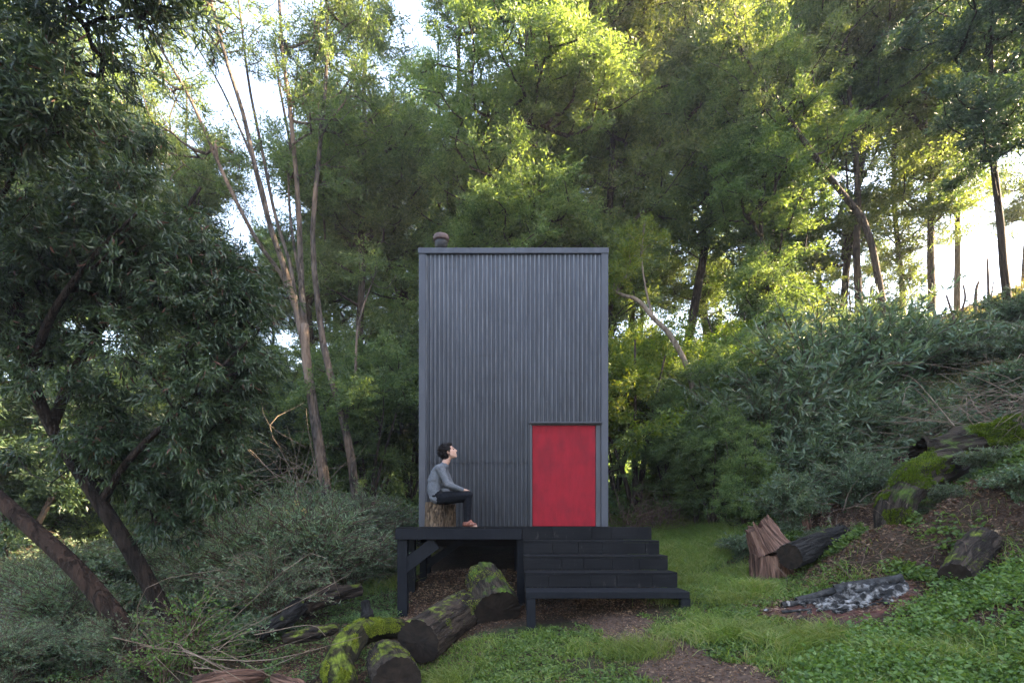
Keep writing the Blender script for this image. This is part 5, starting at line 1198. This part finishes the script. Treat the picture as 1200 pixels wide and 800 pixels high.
weeds('wood_undergrowth', scatter(30000, -26, -2.5, 11, 32, lambda x, y: .8 + 0 * x), 10, .16, .07, M['leaf_mid'], 'green undergrowth on the floor of the wood behind the left slope', .5, .35)
weeds('wood_floor_plants', scatter(22000, 1.8, 22, 13.0, 32, lambda x, y: (x < y * .62) * .9), 10, .15, .065, M['leaf_mid'], 'green plants on the floor of the wood behind the cabin and the bank', .45, .35)
weeds('ridge_weeds', scatter(9000, 7, 15, 8.5, 16, lambda x, y: (x > y * .66) * .8), 10, .08, .035, M['leaf_willow'], 'low bushy growth over the upper bank', .3, .2)
# dead leaves on the ground
def litter(name, P_, L_, label):
    n = len(P_); a = g.uniform(0, 6.28, n); d = norm(np.stack([np.cos(a), np.sin(a), g.normal(size=n) * .3], 1)); P_ = P_ + np.array([0, 0, .012]) 
    tag(link(name, leaf_mesh(name, P_, d, L_ * g.uniform(.5, 1.3, n), L_ * .32 * g.uniform(.6, 1.4, n), g, M['litter'], 'rhomb')), label, 'leaf litter', kind='stuff')
litter('leaf_litter', scatter(70000, 2.2, 9, 4.5, 9.5, lambda x, y: np.clip(.45 + 1.5 * fbm(x * 1.2, y * 1.2, 0, 81, 3), 0.05, 1) * (x > L(y, [4, 5, 6, 7, 8.5, 12], [3.6, 2.4, 2.5, 3.1, 3.9, 4.8]))), .055, 'brown dead leaves strewn over the right bank')
litter('bank_litter', scatter(60000, 3.4, 8, 5.2, 9, lambda x, y: np.clip(.6 + 1.2 * fbm(x * 1.7, y * 1.7, 0, 85, 3), .1, 1)), .05, 'curled dead leaves thick on the bank above the fire pit')
litter('path_litter', scatter(46000, -2.8, 3.4, 3.4, 7.8, lambda x, y: np.clip(.4 + .5 * (x < -.2) + .7 * path_mask(x, y) + 1.1 * fbm(x * 1.8, y * 1.8, 0, 83, 3), 0, 1)), .034, 'brown leaf bits and bark chips over the dirt path and under the deck')
litter('under_deck_litter', scatter(16000, -2, 2, 7, 9.6, lambda x, y: .8 + 0 * x), .05, 'dead leaves and soil crumbs under the deck')
litter('gully_litter', scatter(16000, 1.8, 4.5, 10, 13.5, lambda x, y: .8 + 0 * x), .07, 'dead leaves in the hollow behind the cabin side')
litter('slope_litter', scatter(30000, -6, -.8, 4.6, 9, lambda x, y: .5 + fbm(x, y, 0, 91)), .05, 'dead leaves over the left slope')

# ================================================================= light, sky, camera
SUN_AZ, SUN_EL = math.radians(86), math.radians(35)
w = bpy.data.worlds.new('World'); SC.world = w; w.use_nodes = True; t = w.node_tree
bgn = t.nodes['Background']; sky = t.nodes.new('ShaderNodeTexSky'); sky.sky_type = 'NISHITA'; sky.sun_disc = False
sky.sun_elevation = SUN_EL; sky.sun_rotation = SUN_AZ; sky.dust_density = 2.5; sky.air_density = 1.0; sky.ozone_density = 1.0; sky.altitude = 200
hsv = t.nodes.new('ShaderNodeHueSaturation'); hsv.inputs['Saturation'].default_value = .85; t.links.new(sky.outputs[0], hsv.inputs['Color']); t.links.new(hsv.outputs[0], bgn.inputs[0]); bgn.inputs[1].default_value = .06
sd = bpy.data.lights.new('sun', 'SUN'); sd.energy = 4.4; sd.angle = math.radians(.6); sd.color = (1, .77, .48)
so = bpy.data.objects.new('sun', sd); COL.objects.link(so)
dv = Vector((math.sin(SUN_AZ) * math.cos(SUN_EL), math.cos(SUN_AZ) * math.cos(SUN_EL), math.sin(SUN_EL))); so.rotation_euler = dv.to_track_quat('Z', 'Y').to_euler(); so.location = dv * 60
cam = bpy.data.cameras.new('camera'); cam.sensor_width = 36; cam.lens = 36 * F / 1200; cam.shift_y = (HY - 400) / 1200; cam.clip_end = 900
co_ = bpy.data.objects.new('camera', cam); COL.objects.link(co_); co_.rotation_euler = (math.radians(90), 0, 0); SC.camera = co_
SC.view_settings.view_transform = 'Standard'; SC.view_settings.look = 'None'; SC.view_settings.exposure = 4.15; SC.view_settings.gamma = 1; SC.view_settings.use_curve_mapping = False
cy = SC.cycles; cy.max_bounces = 7; cy.diffuse_bounces = 4; cy.glossy_bounces = 2; cy.transmission_bounces = 3; cy.transparent_max_bounces = 4; cy.use_denoising = True; cy.denoiser = 'OPENIMAGEDENOISE'; cy.denoising_prefilter = 'NONE'; cy.denoising_input_passes = 'RGB_ALBEDO_NORMAL'; cy.use_adaptive_sampling = True; cy.adaptive_threshold = .004; cy.caustics_reflective = False; cy.caustics_refractive = False

# ================================================================= air
HZ = 0.0012
bm = bmesh.new(); bmesh.ops.create_cube(bm, size=1)
zlo, zhi = float(hgt(X, Y).min()), float(hgt(X, Y).max())
for v in bm.verts: v.co = Vector((v.co.x * 900, v.co.y * 900, (zlo - 1) if v.co.z < 0 else max(zhi, 35) + 1))
me = bpy.data.meshes.new('haze'); bm.to_mesh(me); bm.free()
m, t = nt('air'); pv = t.nodes.new('ShaderNodeVolumePrincipled'); pv.inputs['Color'].default_value = (.95, .95, .95, 1); pv.inputs['Density'].default_value = HZ; pv.inputs['Anisotropy'].default_value = .3
o_ = t.nodes.new('ShaderNodeOutputMaterial'); t.links.new(pv.outputs[0], o_.inputs['Volume']); me.materials.append(m); tag(link('haze', me), kind='stuff')
